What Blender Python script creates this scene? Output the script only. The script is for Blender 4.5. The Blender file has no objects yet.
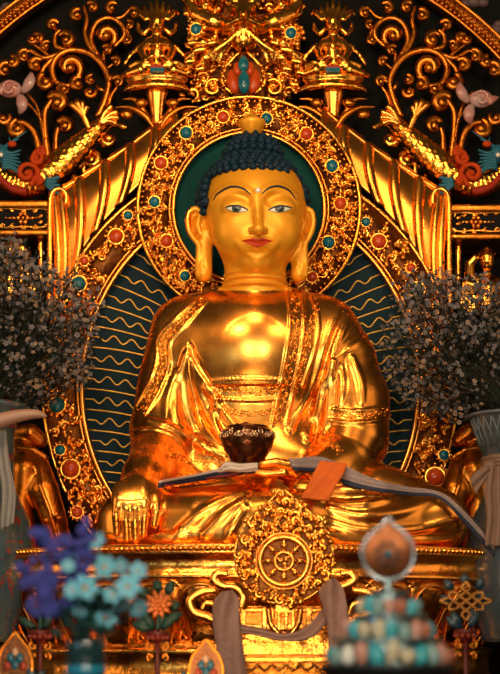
import bpy, math, random
import numpy as np
from mathutils import Vector, Matrix
from mathutils.bvhtree import BVHTree

rng = np.random.RandomState(7)
random.seed(7)
PI = math.pi
SC = bpy.context.scene
COL = SC.collection
S = 0.005          # metres per photograph pixel on the statue's plane
D = 8.0            # camera distance to that plane
HZ = 640.0         # horizon row
ZC = 1.1           # camera height

def ff(Y): return (D + Y) / D
def P(px, py, Y):
    f = ff(Y)
    return np.array([(px - 250.0) * S * f, Y, ZC + (HZ - py) * S * f])
def L(r, Y=0.0): return r * S * ff(Y)      # a length of r pixels at depth Y

# ------------------------------------------------------------------ materials
MATS = {}
def mat(name, col, metal=0.0, rough=0.5, bump=0.0, bscale=30.0, var=0.0, vscale=8.0, col2=None,
        spec=0.5, emit=None, estr=0.0, rvar=0.0, trans=0.0, coat=0.0, detail=4.0):
    m = bpy.data.materials.new(name); m.use_nodes = True
    nt = m.node_tree; b = nt.nodes['Principled BSDF']
    b.inputs['Base Color'].default_value = (*col, 1)
    b.inputs['Metallic'].default_value = metal
    b.inputs['Roughness'].default_value = rough
    b.inputs['Specular IOR Level'].default_value = spec
    b.inputs['Transmission Weight'].default_value = trans
    b.inputs['Coat Weight'].default_value = coat
    if emit: 
        b.inputs['Emission Color'].default_value = (*emit, 1); b.inputs['Emission Strength'].default_value = estr
    tc = nt.nodes.new('ShaderNodeTexCoord')
    def noise(sc, det=detail):
        n = nt.nodes.new('ShaderNodeTexNoise'); n.inputs['Scale'].default_value = sc
        n.inputs['Detail'].default_value = det
        nt.links.new(tc.outputs['Object'], n.inputs['Vector']); return n
    if col2 is not None:
        n = noise(vscale); r = nt.nodes.new('ShaderNodeValToRGB')
        r.color_ramp.elements[0].position = 0.5 - var; r.color_ramp.elements[1].position = 0.5 + var
        r.color_ramp.elements[0].color = (*col, 1); r.color_ramp.elements[1].color = (*col2, 1)
        nt.links.new(n.outputs['Fac'], r.inputs['Fac']); nt.links.new(r.outputs['Color'], b.inputs['Base Color'])
    if rvar > 0:
        n = noise(vscale * 1.7); mr = nt.nodes.new('ShaderNodeMapRange')
        mr.inputs['From Min'].default_value = 0.3; mr.inputs['From Max'].default_value = 0.7
        mr.inputs['To Min'].default_value = max(0.02, rough - rvar); mr.inputs['To Max'].default_value = rough + rvar
        nt.links.new(n.outputs['Fac'], mr.inputs['Value']); nt.links.new(mr.outputs['Result'], b.inputs['Roughness'])
    if bump > 0:
        n = noise(bscale); bp = nt.nodes.new('ShaderNodeBump')
        bp.inputs['Strength'].default_value = bump; bp.inputs['Distance'].default_value = 0.01
        nt.links.new(n.outputs['Fac'], bp.inputs['Height']); nt.links.new(bp.outputs['Normal'], b.inputs['Normal'])
    MATS[name] = m
    return m

GOLD = mat('polished_gold', (0.93, 0.375, 0.06), 1.0, 0.27, 0.02, 12, 0.25, 5, (0.94, 0.41, 0.072), rvar=0.05)
HAMMER = mat('hammered_gold', (0.93, 0.375, 0.06), 1.0, 0.24, 0.55, 16, 0.25, 5, (0.94, 0.41, 0.072), rvar=0.08)
SKIN = mat('painted_gold_face', (0.78, 0.345, 0.016), 0.35, 0.38, 0.03, 60, 0.3, 6, (0.82, 0.375, 0.022), spec=0.4)
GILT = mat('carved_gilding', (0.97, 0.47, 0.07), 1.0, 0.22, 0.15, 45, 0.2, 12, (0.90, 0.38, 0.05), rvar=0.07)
DIMGILT = mat('dimmed_gilding', (0.46, 0.145, 0.016), 1.0, 0.33, 0.2, 40, 0.25, 10, (0.62, 0.22, 0.026), rvar=0.1)  # gilding darkened in colour to stand for dim corners and shaded rails
GROUND = mat('dark_gilt_ground', (0.07, 0.02, 0.004), 0.85, 0.42, 0.5, 40, 0.25, 14, (0.20, 0.065, 0.008), rvar=0.1)
HAIRM = mat('blue_black_hair_paint', (0.004, 0.021, 0.042), 0.0, 0.45, 0.2, 80, spec=0.14)
TEAL = mat('dark_teal_paint', (0.002, 0.016, 0.026), 0.0, 0.6, 0.2, 20, 0.25, 3, (0.003, 0.024, 0.036), spec=0.12)
GREEN = mat('deep_green_paint', (0.002, 0.036, 0.036), 0.0, 0.6, 0.2, 20, 0.2, 5, (0.003, 0.052, 0.050), spec=0.05)
LINE = mat('gold_leaf_line', (0.85, 0.48, 0.07), 0.6, 0.35)
BLACK = mat('black_lacquer', (0.004, 0.0035, 0.003), 0.0, 0.5, 0.2, 20, 0.3, 4, (0.006, 0.008, 0.007), spec=0.06)
TURQ = mat('turquoise_cabochon', (0.01, 0.16, 0.22), 0.0, 0.15, 0.0, 30, 0.2, 25, (0.006, 0.09, 0.14), coat=0.15, spec=0.3)
CORAL = mat('coral_cabochon', (0.58, 0.075, 0.010), 0.0, 0.22, 0.0, 30, 0.2, 25, (0.42, 0.035, 0.006), coat=0.15, spec=0.3)
PEARL = mat('pearl', (0.75, 0.72, 0.68), 0.1, 0.25, coat=0.5)
LIPM = mat('lip_paint', (0.40, 0.032, 0.004), 0.0, 0.45, spec=0.2)
BROWM = mat('brow_paint', (0.010, 0.022, 0.03), 0.0, 0.5)
EYEW = mat('eye_white_paint', (0.62, 0.66, 0.60), 0.0, 0.35)
IRISM = mat('iris_paint', (0.02, 0.035, 0.018), 0.0, 0.3)
PUPM = mat('pupil_paint', (0.003, 0.004, 0.005), 0.0, 0.25)

# ------------------------------------------------------------------ objects
def new_mesh(name, V, F, m=None, smooth=True, parent=None, mats=None, midx=None):
    me = bpy.data.meshes.new(name)
    V = np.asarray(V, dtype=np.float32).reshape(-1, 3)
    if isinstance(F, np.ndarray):
        n = len(F); k = F.shape[1]
        me.vertices.add(len(V)); me.vertices.foreach_set('co', V.ravel())
        me.loops.add(n * k); me.loops.foreach_set('vertex_index', F.astype(np.int32).ravel())
        me.polygons.add(n); me.polygons.foreach_set('loop_start', np.arange(0, n * k, k, dtype=np.int32))
        me.update(calc_edges=True); me.validate()
    else:
        me.from_pydata(V.tolist(), [], F); me.validate()
    if smooth: me.polygons.foreach_set('use_smooth', np.ones(len(me.polygons), dtype=bool))
    for mm in (mats or ([m] if m else [])): me.materials.append(mm)
    if midx is not None and len(midx) == len(me.polygons): me.polygons.foreach_set('material_index', np.asarray(midx, dtype=np.int32))
    me.update()
    o = bpy.data.objects.new(name, me); COL.objects.link(o)
    if parent is not None: set_parent(o, parent)
    return o
def set_parent(o, p):
    o.parent = p
    if p.type == 'EMPTY': o.matrix_parent_inverse = Matrix.Translation(-Vector(p.location))
def tag(o, label, cat, group=None, kind=None):
    if label: o['label'] = label
    if cat: o['category'] = cat
    if group: o['group'] = group
    if kind: o['kind'] = kind
    return o
def thing(name, label, cat, loc, group=None):
    o = bpy.data.objects.new(name, None); COL.objects.link(o); o.empty_display_size = 0.05
    o.location = [float(v) for v in loc]
    return tag(o, label, cat, group)

class MB:
    """collects shapes into one mesh"""
    def __init__(s): s.V = []; s.F = []; s.n = 0; s.M = []; s.cur = 0
    def add(s, V, F):
        V = np.asarray(V, float).reshape(-1, 3)
        for f in F: s.F.append([int(i) + s.n for i in f]); s.M.append(s.cur)
        s.V.append(V); s.n += len(V); return s
    def build(s, name, m, parent=None, smooth=True, mats=None):
        return new_mesh(name, np.concatenate(s.V), s.F, m, smooth, parent, mats, s.M if mats else None)
    # ---- shapes
    def tube(s, pts, rad, n=8, flat=1.0, caps=True, up=(0, 1, 0)):
        pts = np.asarray(pts, float); k = len(pts)
        rad = np.full(k, rad, float) if np.isscalar(rad) else np.asarray(rad, float)
        T = np.gradient(pts, axis=0); T /= np.linalg.norm(T, axis=1)[:, None] + 1e-12
        upv = np.asarray(up, float)
        U = np.cross(T, upv); bad = np.linalg.norm(U, axis=1) < 1e-3
        if bad.any(): U[bad] = np.cross(T[bad], np.array([0.31, 0.2, 0.93]))
        U /= np.linalg.norm(U, axis=1)[:, None] + 1e-12
        W = np.cross(T, U)
        a = np.linspace(0, 2 * PI, n, endpoint=False)
        ca, sa = np.cos(a), np.sin(a)
        V = (pts[:, None, :] + rad[:, None, None] * (ca[None, :, None] * U[:, None, :] + flat * sa[None, :, None] * W[:, None, :])).reshape(-1, 3)
        F = []
        for i in range(k - 1):
            for j in range(n):
                j2 = (j + 1) % n
                F.append((i * n + j, i * n + j2, (i + 1) * n + j2, (i + 1) * n + j))
        if caps:
            F.append(tuple(range(n))[::-1]); F.append(tuple((k - 1) * n + j for j in range(n)))
        return s.add(V, F)
    def ball(s, c, r, nu=10, nv=7, rot=None):
        r = np.array([r, r, r], float) if np.isscalar(r) else np.asarray(r, float)
        V = [(0, 0, 1)]
        for i in range(1, nv):
            t = PI * i / nv
            for j in range(nu):
                p = 2 * PI * j / nu; V.append((math.sin(t) * math.cos(p), math.sin(t) * math.sin(p), math.cos(t)))
        V.append((0, 0, -1)); V = np.array(V) * r
        if rot is not None: V = V @ np.asarray(rot).T
        F = []
        for j in range(nu): F.append((0, 1 + j, 1 + (j + 1) % nu))
        for i in range(nv - 2):
            for j in range(nu):
                a = 1 + i * nu + j; b = 1 + i * nu + (j + 1) % nu
                F.append((a, a + nu, b + nu, b))
        e = 1 + (nv - 2) * nu
        for j in range(nu): F.append((e + j, len(V) - 1, e + (j + 1) % nu))
        return s.add(V + np.asarray(c, float), F)
    def box(s, lo, hi):
        x0, y0, z0 = lo; x1, y1, z1 = hi
        V = [(x0, y0, z0), (x1, y0, z0), (x1, y1, z0), (x0, y1, z0), (x0, y0, z1), (x1, y0, z1), (x1, y1, z1), (x0, y1, z1)]
        return s.add(V, [(0, 3, 2, 1), (4, 5, 6, 7), (0, 1, 5, 4), (1, 2, 6, 5), (2, 3, 7, 6), (3, 0, 4, 7)])
    def lathe(s, c, prof, n=32, a0=0.0, a1=2 * PI, sx=1.0, sy=1.0, closed=True, mod=None):
        """profile [(radius, z)] turned about the vertical through c"""
        full = abs(a1 - a0 - 2 * PI) < 1e-6; m = n if full else n + 1
        a = np.linspace(a0, a1, n, endpoint=False) if full else np.linspace(a0, a1, m)
        V = []
        for (r, z) in prof:
            for t in a:
                q = r * (mod(t, z) if mod else 1.0)
                V.append((c[0] + sx * q * math.cos(t), c[1] + sy * q * math.sin(t), c[2] + z))
        F = []
        for i in range(len(prof) - 1):
            for j in range(n):
                j2 = (j + 1) % m
                F.append((i * m + j, i * m + j2, (i + 1) * m + j2, (i + 1) * m + j))
        if closed and full:
            F.append(tuple(range(m))[::-1]); F.append(tuple((len(prof) - 1) * m + j for j in range(m)))
        return s.add(V, F)
    def prism(s, pts, y0, y1):
        """outline [(x, z)] extruded along y"""
        n = len(pts)
        V = [(x, y0, z) for x, z in pts] + [(x, y1, z) for x, z in pts]
        F = [tuple(range(n)), tuple(range(n, 2 * n))[::-1]] + [(i, i + n, (i + 1) % n + n, (i + 1) % n) for i in range(n)]
        return s.add(V, F)

def spline(pts, n=40):
    """Catmull-Rom through points of any dimension"""
    p = np.asarray(pts, float)
    if len(p) == 2: return np.linspace(p[0], p[1], n)
    q = np.vstack([2 * p[0] - p[1], p, 2 * p[-1] - p[-2]])
    out = []; m = len(p) - 1
    for t in np.linspace(0, m, n):
        i = min(int(t), m - 1); u = t - i
        a, b, c, d = q[i], q[i + 1], q[i + 2], q[i + 3]
        out.append(0.5 * ((2 * b) + (-a + c) * u + (2 * a - 5 * b + 4 * c - d) * u * u + (-a + 3 * b - 3 * c + d) * u ** 3))
    return np.array(out)

# ------------------------------------------------------------------ implicit surfaces
class Field:
    def __init__(s, xs, ys, zs):
        s.xs, s.ys, s.zs = [np.asarray(a, np.float32) for a in (xs, ys, zs)]
        s.F = np.full((len(xs), len(ys), len(zs)), 1.0, np.float32)
    def region(s, lo, hi):
        sl = []; cs = []
        for ax, a, b in zip((s.xs, s.ys, s.zs), lo, hi):
            i = max(0, np.searchsorted(ax, a) - 1); j = min(len(ax), np.searchsorted(ax, b) + 1)
            if j <= i: return None, None
            sl.append(slice(i, j)); cs.append(ax[i:j])
        X, Y, Z = cs[0][:, None, None], cs[1][None, :, None], cs[2][None, None, :]
        return tuple(sl), (X, Y, Z)
    def comb(s, sl, d, k, op):
        A = s.F[sl]
        if op == 'sub': d = -d
        if k > 0:
            h = np.maximum(k - np.abs(A - d), 0) / k; q = h * h * (k * 0.25)
        else: q = 0
        s.F[sl] = (np.minimum(A, d) - q) if op == 'add' else (np.maximum(A, d) + q)
    def ell(s, c, r, k=0.02, op='add', rot=None):
        c = np.asarray(c, np.float32); r = np.asarray(r, np.float32)
        R = float(r.max()) + k + 0.02
        sl, g = s.region(c - R, c + R)
        if sl is None: return
        x, y, z = g[0] - c[0], g[1] - c[1], g[2] - c[2]
        if rot is not None:
            M = np.asarray(rot, np.float32)      # columns: local axes
            x, y, z = (x * M[0, 0] + y * M[1, 0] + z * M[2, 0]), (x * M[0, 1] + y * M[1, 1] + z * M[2, 1]), (x * M[0, 2] + y * M[1, 2] + z * M[2, 2])
        k0 = np.sqrt((x / r[0]) ** 2 + (y / r[1]) ** 2 + (z / r[2]) ** 2)
        k1 = np.sqrt((x / r[0] ** 2) ** 2 + (y / r[1] ** 2) ** 2 + (z / r[2] ** 2) ** 2) + 1e-9
        s.comb(sl, (k0 * (k0 - 1.0) / k1).astype(np.float32), k, op)
    def chain(s, pts, rad, k=0.02, op='add', flat=None):
        pts = np.asarray(pts, np.float32); rad = np.full(len(pts), rad, np.float32) if np.isscalar(rad) else np.asarray(rad, np.float32)
        m = float(rad.max()) + k + 0.02
        sl, g = s.region(pts.min(0) - m, pts.max(0) + m)
        if sl is None: return
        best = None
        fy = flat or 1.0
        for a, b, ra, rb in zip(pts[:-1], pts[1:], rad[:-1], rad[1:]):
            ba = b - a; bb = float(ba @ ba) + 1e-12
            x, y, z = g[0] - a[0], g[1] - a[1], g[2] - a[2]
            h = np.clip((x * ba[0] + y * ba[1] + z * ba[2]) / bb, 0, 1)
            d = np.sqrt((x - h * ba[0]) ** 2 + ((y - h * ba[1]) * fy) ** 2 + (z - h * ba[2]) ** 2) - (ra + (rb - ra) * h)
            best = d if best is None else np.minimum(best, d)
        s.comb(sl, best.astype(np.float32), k, op)
    def at(s, p):
        i = np.searchsorted(s.xs, p[0]); j = np.searchsorted(s.ys, p[1]); k = np.searchsorted(s.zs, p[2])
        if i <= 0 or j <= 0 or k <= 0 or i >= len(s.xs) or j >= len(s.ys) or k >= len(s.zs): return 1.0
        tx = (p[0] - s.xs[i - 1]) / (s.xs[i] - s.xs[i - 1]); ty = (p[1] - s.ys[j - 1]) / (s.ys[j] - s.ys[j - 1]); tz = (p[2] - s.zs[k - 1]) / (s.zs[k] - s.zs[k - 1])
        c = s.F[i - 1:i + 1, j - 1:j + 1, k - 1:k + 1]
        c = c[0] * (1 - tx) + c[1] * tx; c = c[0] * (1 - ty) + c[1] * ty
        return float(c[0] * (1 - tz) + c[1] * tz)
    def surf(s, px, py, default=None):
        """depth of the first surface the photograph's ray meets"""
        prev = None
        for Y in np.arange(s.ys[0], s.ys[-1], 0.006):
            v = s.at(P(px, py, Y))
            if v < 0:
                if prev is None or prev > 0.5: return Y
                return Y - 0.006 * (-v) / (prev - v)
            prev = v
        return default
    def fold(s, path, r, sink, k=0.02, op='add', n=14, taper=True):
        """a ridge (or groove) laid along the surface; path and sizes in pixels"""
        pp = spline(path, n); pts = []; rr = []
        last = None
        for i, (x, y) in enumerate(pp):
            Y = s.surf(x, y, last)
            if Y is None: continue
            if last is not None and abs(Y - last) > 0.12: continue
            last = Y; pts.append(P(x, y, Y + sink * S)); t = i / (n - 1)
            rr.append(L(r * (0.35 + 0.65 * math.sin(PI * min(max(t, 0.02), 0.98)) ** 0.6) if taper else r, Y))
        if len(pts) > 1: s.chain(pts, rr, k, op)
    def mesh(s, smooth=2):
        F = s.F; neg = F < 0
        nx, ny, nz = F.shape
        act = np.zeros((nx - 1, ny - 1, nz - 1), bool); allin = np.ones_like(act)
        for a in (0, 1):
            for b in (0, 1):
                for c in (0, 1):
                    q = neg[a:nx - 1 + a, b:ny - 1 + b, c:nz - 1 + c]; act |= q; allin &= q
        act &= ~allin
        I, J, K = np.nonzero(act)
        idx = np.full(act.shape, -1, np.int32); idx[I, J, K] = np.arange(len(I))
        cv = {}
        for a in (0, 1):
            for b in (0, 1):
                for c in (0, 1): cv[a, b, c] = F[I + a, J + b, K + c]
        acc = np.zeros((len(I), 3)); cnt = np.zeros(len(I))
        cor = list(cv.keys())
        for p in cor:
            for ax in range(3):
                if p[ax]: continue
                q = list(p); q[ax] = 1; q = tuple(q)
                va, vb = cv[p], cv[q]; m = (va < 0) != (vb < 0)
                t = np.where(m, va / np.where(m, va - vb, 1), 0)
                w = np.array(p, float)[None, :].repeat(len(I), 0); w[:, ax] += t
                acc[m] += w[m]; cnt[m] += 1
        acc /= cnt[:, None]
        def lin(ax, i, t): return ax[i] + (ax[i + 1] - ax[i]) * t
        V = np.stack([lin(s.xs, I, acc[:, 0]), lin(s.ys, J, acc[:, 1]), lin(s.zs, K, acc[:, 2])], 1)
        Q = []
        # x edges
        for ax in range(3):
            o1, o2 = [(1, 2), (2, 0), (0, 1)][ax]
            slA = [slice(None)] * 3; slB = [slice(None)] * 3
            slA[ax] = slice(0, -1); slB[ax] = slice(1, None)
            na, nb = neg[tuple(slA)], neg[tuple(slB)]
            e = na != nb
            ii = np.stack(np.nonzero(e), 1)
            ok = (ii[:, o1] > 0) & (ii[:, o2] > 0) & (ii[:, o1] < F.shape[o1] - 1) & (ii[:, o2] < F.shape[o2] - 1)
            ii = ii[ok]; inside = na[ii[:, 0], ii[:, 1], ii[:, 2]]
            def g(d1, d2):
                q = ii.copy(); q[:, o1] -= d1; q[:, o2] -= d2; return idx[q[:, 0], q[:, 1], q[:, 2]]
            quad = np.stack([g(1, 1), g(0, 1), g(0, 0), g(1, 0)], 1)
            quad[~inside] = quad[~inside][:, ::-1]
            Q.append(quad)
        Q = np.concatenate(Q); Q = Q[(Q >= 0).all(1)]
        E = np.concatenate([Q[:, [0, 1]], Q[:, [1, 2]], Q[:, [2, 3]], Q[:, [3, 0]]])
        E = np.concatenate([E, E[:, ::-1]])
        deg = np.bincount(E[:, 0], minlength=len(V)).astype(float); deg[deg == 0] = 1
        for it in range(smooth * 2):
            lam = 0.55 if it % 2 == 0 else -0.5
            A = np.stack([np.bincount(E[:, 0], V[E[:, 1], c], minlength=len(V)) for c in range(3)], 1) / deg[:, None]
            V = V + lam * (A - V)
        return V, Q.astype(np.int32)
# ================================================================== the statue
def axis(parts):
    out = []
    for a, b, st in parts: out.append(np.arange(a, b, st))
    return np.concatenate(out)
fx = axis([(-0.86, -0.37, 0.0068), (-0.37, 0.36, 0.0036), (0.36, 1.18, 0.0068)])
fy = axis([(-1.0, -0.36, 0.0066), (-0.36, -0.1, 0.0042), (-0.1, 0.34, 0.009)])
z0 = ZC + (HZ - 562) * S * 0.9
zh0, zh1 = ZC + (HZ - 287) * S, ZC + (HZ - 150) * S
fz = axis([(z0, zh0, 0.0068), (zh0, zh1, 0.0036), (zh1, zh1 + 0.1, 0.01)])
B = Field(fx, fy, fz)
def E(px, py, Y, rx, ry, rz, k=10, op='add', rot=None):
    B.ell(P(px, py, Y), (L(rx, Y), ry, L(rz, Y)), L(k), op, rot)
def C(pts, k=8, op='add'):
    B.chain([P(x, y, Y) for x, y, Y, r in pts], [L(r, Y) for x, y, Y, r in pts], L(k), op)
# --- torso
E(254, 350, 0.02, 80, 0.215, 64)
E(252, 420, 0.0, 62, 0.22, 52, 20)
E(252, 462, 0.0, 100, 0.25, 40, 20)
C([(190, 332, 0.03, 30), (254, 326, 0.03, 34), (324, 332, 0.03, 30)], 16)
C([(232, 304, 0.04, 14), (196, 317, 0.04, 20)], 14); C([(280, 304, 0.04, 14), (314, 317, 0.04, 20)], 14)
E(222, 354, -0.085, 42, 0.11, 36, 34); E(286, 354, -0.085, 42, 0.11, 36, 34); E(254, 345, -0.10, 30, 0.105, 34, 34)
C([(255, 255, 0.0, 29.5), (255, 282, 0.0, 31), (255, 305, 0.0, 33)], 4)
# --- arms
C([(181, 330, 0.02, 30), (170, 385, 0.0, 33), (164, 428, -0.06, 33)], 14)
C([(164, 432, -0.06, 33), (158, 453, -0.20, 28.5), (146, 477, -0.42, 21)], 8)
C([(327, 332, 0.02, 31), (343, 362, 0.01, 34), (350, 400, 0.0, 37)], 14)
C([(350, 402, 0.0, 39), (352, 440, -0.06, 37), (345, 460, -0.14, 32), (310, 476, -0.36, 20), (296, 476, -0.46, 14)], 8)
# --- legs
C([(205, 500, -0.05, 40), (150, 508, -0.28, 36), (128, 521, -0.46, 28)], 14)
C([(300, 500, -0.05, 40), (380, 502, -0.25, 38), (436, 520, -0.42, 31)], 14)
C([(126, 523, -0.46, 26), (200, 519, -0.60, 27), (300, 516, -0.66, 24)], 12)
C([(438, 523, -0.42, 27), (360, 520, -0.58, 27), (230, 528, -0.66, 22)], 12)
E(265, 540, -0.35, 175, 0.42, 14, 10)
# foot on the thigh
C([(300, 491, -0.60, 11), (345, 490, -0.64, 9), (378, 489, -0.64, 7)], 6)
C([(368, 486, -0.66, 5), (384, 487, -0.65, 4)], 4)
# --- hand reaching to the earth
C([(147, 476, -0.42, 21.5), (140, 490, -0.575, 19)], 14)
E(135.5, 499, -0.635, 21, 0.052, 14, 14)
E(132.5, 501, -0.665, 18.5, 0.036, 11, 10)
for bx, by, mx, my, tx, ty, r in ((118, 497, 116, 515, 117, 533, 4.6), (126.5, 499, 126, 520, 127, 539, 4.9), (135.5, 499, 135, 521, 135.5, 540.5, 4.9), (144.5, 497, 144.5, 516, 143.5, 535, 4.6)):
    C([(bx, by - 12, -0.645, r * 0.8), (bx, by - 2, -0.680, r * 1.0), (bx, by + 4, -0.698, r * 1.04)], 7)
    C([(bx, by + 2, -0.694, r * 1.02), (mx, my, -0.715, r), (tx, ty, -0.70, r * 0.8)], 1.8)
C([(150, 484, -0.60, 7), (155, 497, -0.655, 6), (156, 512, -0.69, 5.4), (154, 525, -0.69, 4.2)], 3)
# --- hand in the lap
E(292, 474, -0.52, 17, 0.085, 8, 6)
for dz, dy, tx, r in ((0, -0.60, 246, 4.0), (-1, -0.555, 243, 4.0), (-1, -0.51, 246, 4.0), (-1, -0.47, 252, 3.6)):
    C([(284, 473 + dz, dy, r * 1.1), (266, 474 + dz, dy - 0.01, r), (tx, 470 + dz, dy - 0.01, r * 0.75)], 1.6)
C([(292, 466, -0.60, 5.5), (276, 462, -0.62, 4.4), (262, 464, -0.615, 3.4)], 2.5)
# --- drapery
for path, r, sink in (
    ([(188, 352), (184, 380), (190, 415), (205, 446)], 4.5, 1.5), ([(193, 360), (202, 395), (215, 428), (232, 447)], 4, 1.5),
    ([(186, 356), (175, 395), (178, 425), (190, 448)], 4, 1.5), ([(197, 364), (211, 392), (226, 415), (240, 432)], 3.5, 1.2),
    ([(176, 372), (168, 400), (166, 425)], 3.2, 1.0), ([(150, 420), (168, 427), (184, 436), (206, 450)], 3.5, 1.0),
    ([(183, 428), (200, 444), (224, 456)], 4, 1.5),
    ([(339, 309), (326, 340), (312, 388), (290, 430)], 3.2, 1.0), ([(347, 318), (334, 350), (322, 392), (304, 434)], 4, 1.2),
    ([(366, 336), (348, 346), (334, 360), (326, 385)], 3.2, 1.0), ([(333, 362), (330, 395), (327, 425), (318, 445)], 4.5, 1.5),
    ([(340, 362), (342, 385), (340, 404)], 3, 0.8), ([(322, 380), (318, 410), (306, 440)], 4, 1.2), ([(352, 358), (360, 380), (362, 402)], 3, 0.6),
    ([(205, 388), (216, 398), (214, 420), (222, 440)], 3, 1.0)):
    B.fold(path, r, sink, L(5))
for path, r in (([(190, 344), (197, 362), (211, 384)], 2.6), ([(366, 334), (350, 343), (335, 357)], 1.6), ([(343, 312), (330, 345), (318, 386), (296, 428)], 1.5)):
    B.fold(path, r, 0.3, L(3), 'sub')
# sleeve and robe hems: raised rims
for path in ([(333, 409), (350, 411), (370, 410), (389, 405)], [(330, 420), (350, 423), (372, 421), (391, 415)], [(130, 433), (150, 429), (170, 434), (184, 446)],
             [(212, 381), (240, 379), (262, 379), (284, 380)], [(213, 384.5), (240, 383), (262, 383), (284, 383.5)], [(214, 399), (240, 400), (262, 400), (280, 398)],
             [(200, 297), (172, 322), (158, 340), (156, 362), (148, 385), (136, 407)], [(208, 301), (184, 326), (170, 343), (169, 366), (160, 390), (146, 414)],
             [(287, 288), (290, 320), (285, 360), (272, 424)], [(301, 290), (304, 322), (299, 362), (286, 424)], [(311, 296), (318, 318), (316, 345), (303, 385)]):
    B.fold(path, 1.7, 0.2, L(1.5), n=26, taper=False)
# lap folds
for path, r, sink in (
    ([(250, 492), (215, 505), (185, 528), (176, 540)], 5, 2), ([(252, 488), (200, 497), (160, 502), (120, 515)], 3, 1.2),
    ([(246, 500), (225, 515), (205, 535)], 4, 1.6), ([(245, 508), (236, 522), (226, 540)], 3.5, 1.4),
    ([(165, 490), (205, 486), (245, 484)], 3.5, 1.2),
    ([(330, 508), (360, 516), (400, 512), (436, 500)], 3.5, 1.2), ([(320, 500), (350, 505), (385, 500), (410, 492)], 2.6, 0.8),
    ([(325, 520), (360, 530), (410, 530), (450, 520)], 3, 1.0), ([(310, 526), (340, 538), (390, 541)], 3.5, 1.2),
    ([(120, 541), (170, 540), (230, 541)], 4, 1), ([(330, 541), (390, 542), (450, 539)], 4, 1)):
    B.fold(path, r, sink, L(5))
# --- head
E(255, 203, 0.01, 50, 0.245, 47, 8); E(256, 220, -0.03, 48, 0.235, 46, 12)
E(256.5, 243, -0.07, 34, 0.18, 29.5, 12)
E(257, 262, -0.165, 14, 0.06, 10, 10)
E(233, 232, -0.14, 18, 0.09, 20, 12); E(280.5, 232, -0.14, 18, 0.09, 20, 12)
E(257.3, 243, -0.225, 19, 0.035, 12, 8)
# brow arches and sockets
B.fold([(252, 200), (246, 192), (232, 188.5), (218, 195), (212, 203)], 4.0, 2.9, L(5), n=16)
B.fold([(260, 200), (265, 192), (278, 187.5), (291, 194), (297, 202)], 4.0, 2.9, L(5), n=16)
for ex in (238.0, 279.0):
    Y = B.surf(ex, 202); E(ex, 200, Y - 0.012, 13, 0.024, 7, 5, 'sub')
    Y = B.surf(ex, 208); E(ex - (0.5 if ex < 256 else -0.5), 207.5, Y + 0.030, 15.5, 0.046, 9.5, 4)
# nose
Yn = B.surf(257.5, 215)
C([(256.8, 196, Yn + 0.010, 3.6), (257.6, 210, Yn - 0.004, 3.9), (258.2, 221, Yn - 0.022, 4.3), (258.6, 228.5, Yn - 0.040, 5.2)], 5)
C([(252.3, 229.8, Yn - 0.016, 3.6), (258.6, 230.5, Yn - 0.034, 4.2), (264.6, 229.8, Yn - 0.016, 3.6)], 3)
# mouth
B.fold([(243, 240.6), (251, 239.4), (257.4, 240.4), (263.5, 239.2), (271, 240.8)], 2.5, 0.9, L(2), n=18)
B.fold([(246, 242.8), (252, 244.9), (257.5, 245.4), (263, 244.9), (268.5, 242.8)], 2.9, 1.1, L(2), n=18)
B.fold([(242, 241.4), (250, 241.6), (257.4, 242.4), (264.5, 241.6), (272, 241.6)], 0.9, -0.2, L(1.2), 'sub', n=18, taper=False)
B.fold([(249, 252.5), (257.5, 253.8), (266, 252.5)], 2.5, -1.2, L(4), 'sub')
for nx in (253.6, 263.2):
    Y = B.surf(nx, 234.0)
    if Y: E(nx, 233.6, Y, 1.8, 0.008, 1.0, 1, 'sub')
# ears
for sg, tx, lx in ((-1, 196.5, 204.0), (1, 304.5, 299.5)):
    C([(tx - sg * 8, 236, 0.0, 9), (lx, 246, 0.0, 8.4), (lx, 270, -0.02, 8.4), (lx - 0.5, 274, -0.02, 8.2)], 5)
    E(tx, 225, 0.02, 10.5, 0.06, 17, 5)
    hel = spline([(tx - sg * 6, 214), (tx, 209), (tx + sg * 7, 212), (tx + sg * 9, 222), (tx + sg * 6, 234), (lx + sg * 5, 246), (lx + sg * 6, 262), (lx + sg * 5.5, 275)], 24)
    C([(x, y, -0.035, 3.0) for x, y in hel], 2)
    E(tx + sg * 0.5, 222, -0.055, 5.0, 0.045, 9.5, 3, 'sub'); E(tx - sg * 1.5, 233, -0.045, 3.2, 0.04, 6, 3, 'sub')
    C([(tx - sg * 3, 216, -0.035, 2.0), (tx - sg * 1, 225, -0.04, 2.2), (tx - sg * 4, 234, -0.035, 2.4)], 2)
    C([(lx, 251, -0.062, 1.3), (lx + 0.5, 266, -0.062, 1.3)], 2, 'sub')
# neck creases
for y, r in ((276.5, 31.4), (283, 32.8), (289.5, 35)):
    E(255, y, -0.015, r, r * S * 0.98, 3.0, 2.5)
BV, BF = B.mesh(2)
# surface carving on skin paint limit
bvh = BVHTree.FromPolygons(BV.tolist(), BF.tolist())
CAM = Vector((0.0, -D, ZC))
def hit(px, py, tree=None, off=0.0):
    d = (Vector(P(px, py, 0.0)) - CAM).normalized()
    h = (tree or bvh).ray_cast(CAM, d)
    if h[0] is None: return None
    nn = h[1] if h[1].dot(d) < 0 else -h[1]
    return np.array(h[0] + nn * off)
def hitn(px, py, tree=None):
    d = (Vector(P(px, py, 0.0)) - CAM).normalized()
    h = (tree or bvh).ray_cast(CAM, d)
    if h[0] is None: return None, None
    n = h[1]
    if n.dot(d) > 0: n = -n
    return np.array(h[0]), np.array(n)

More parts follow.
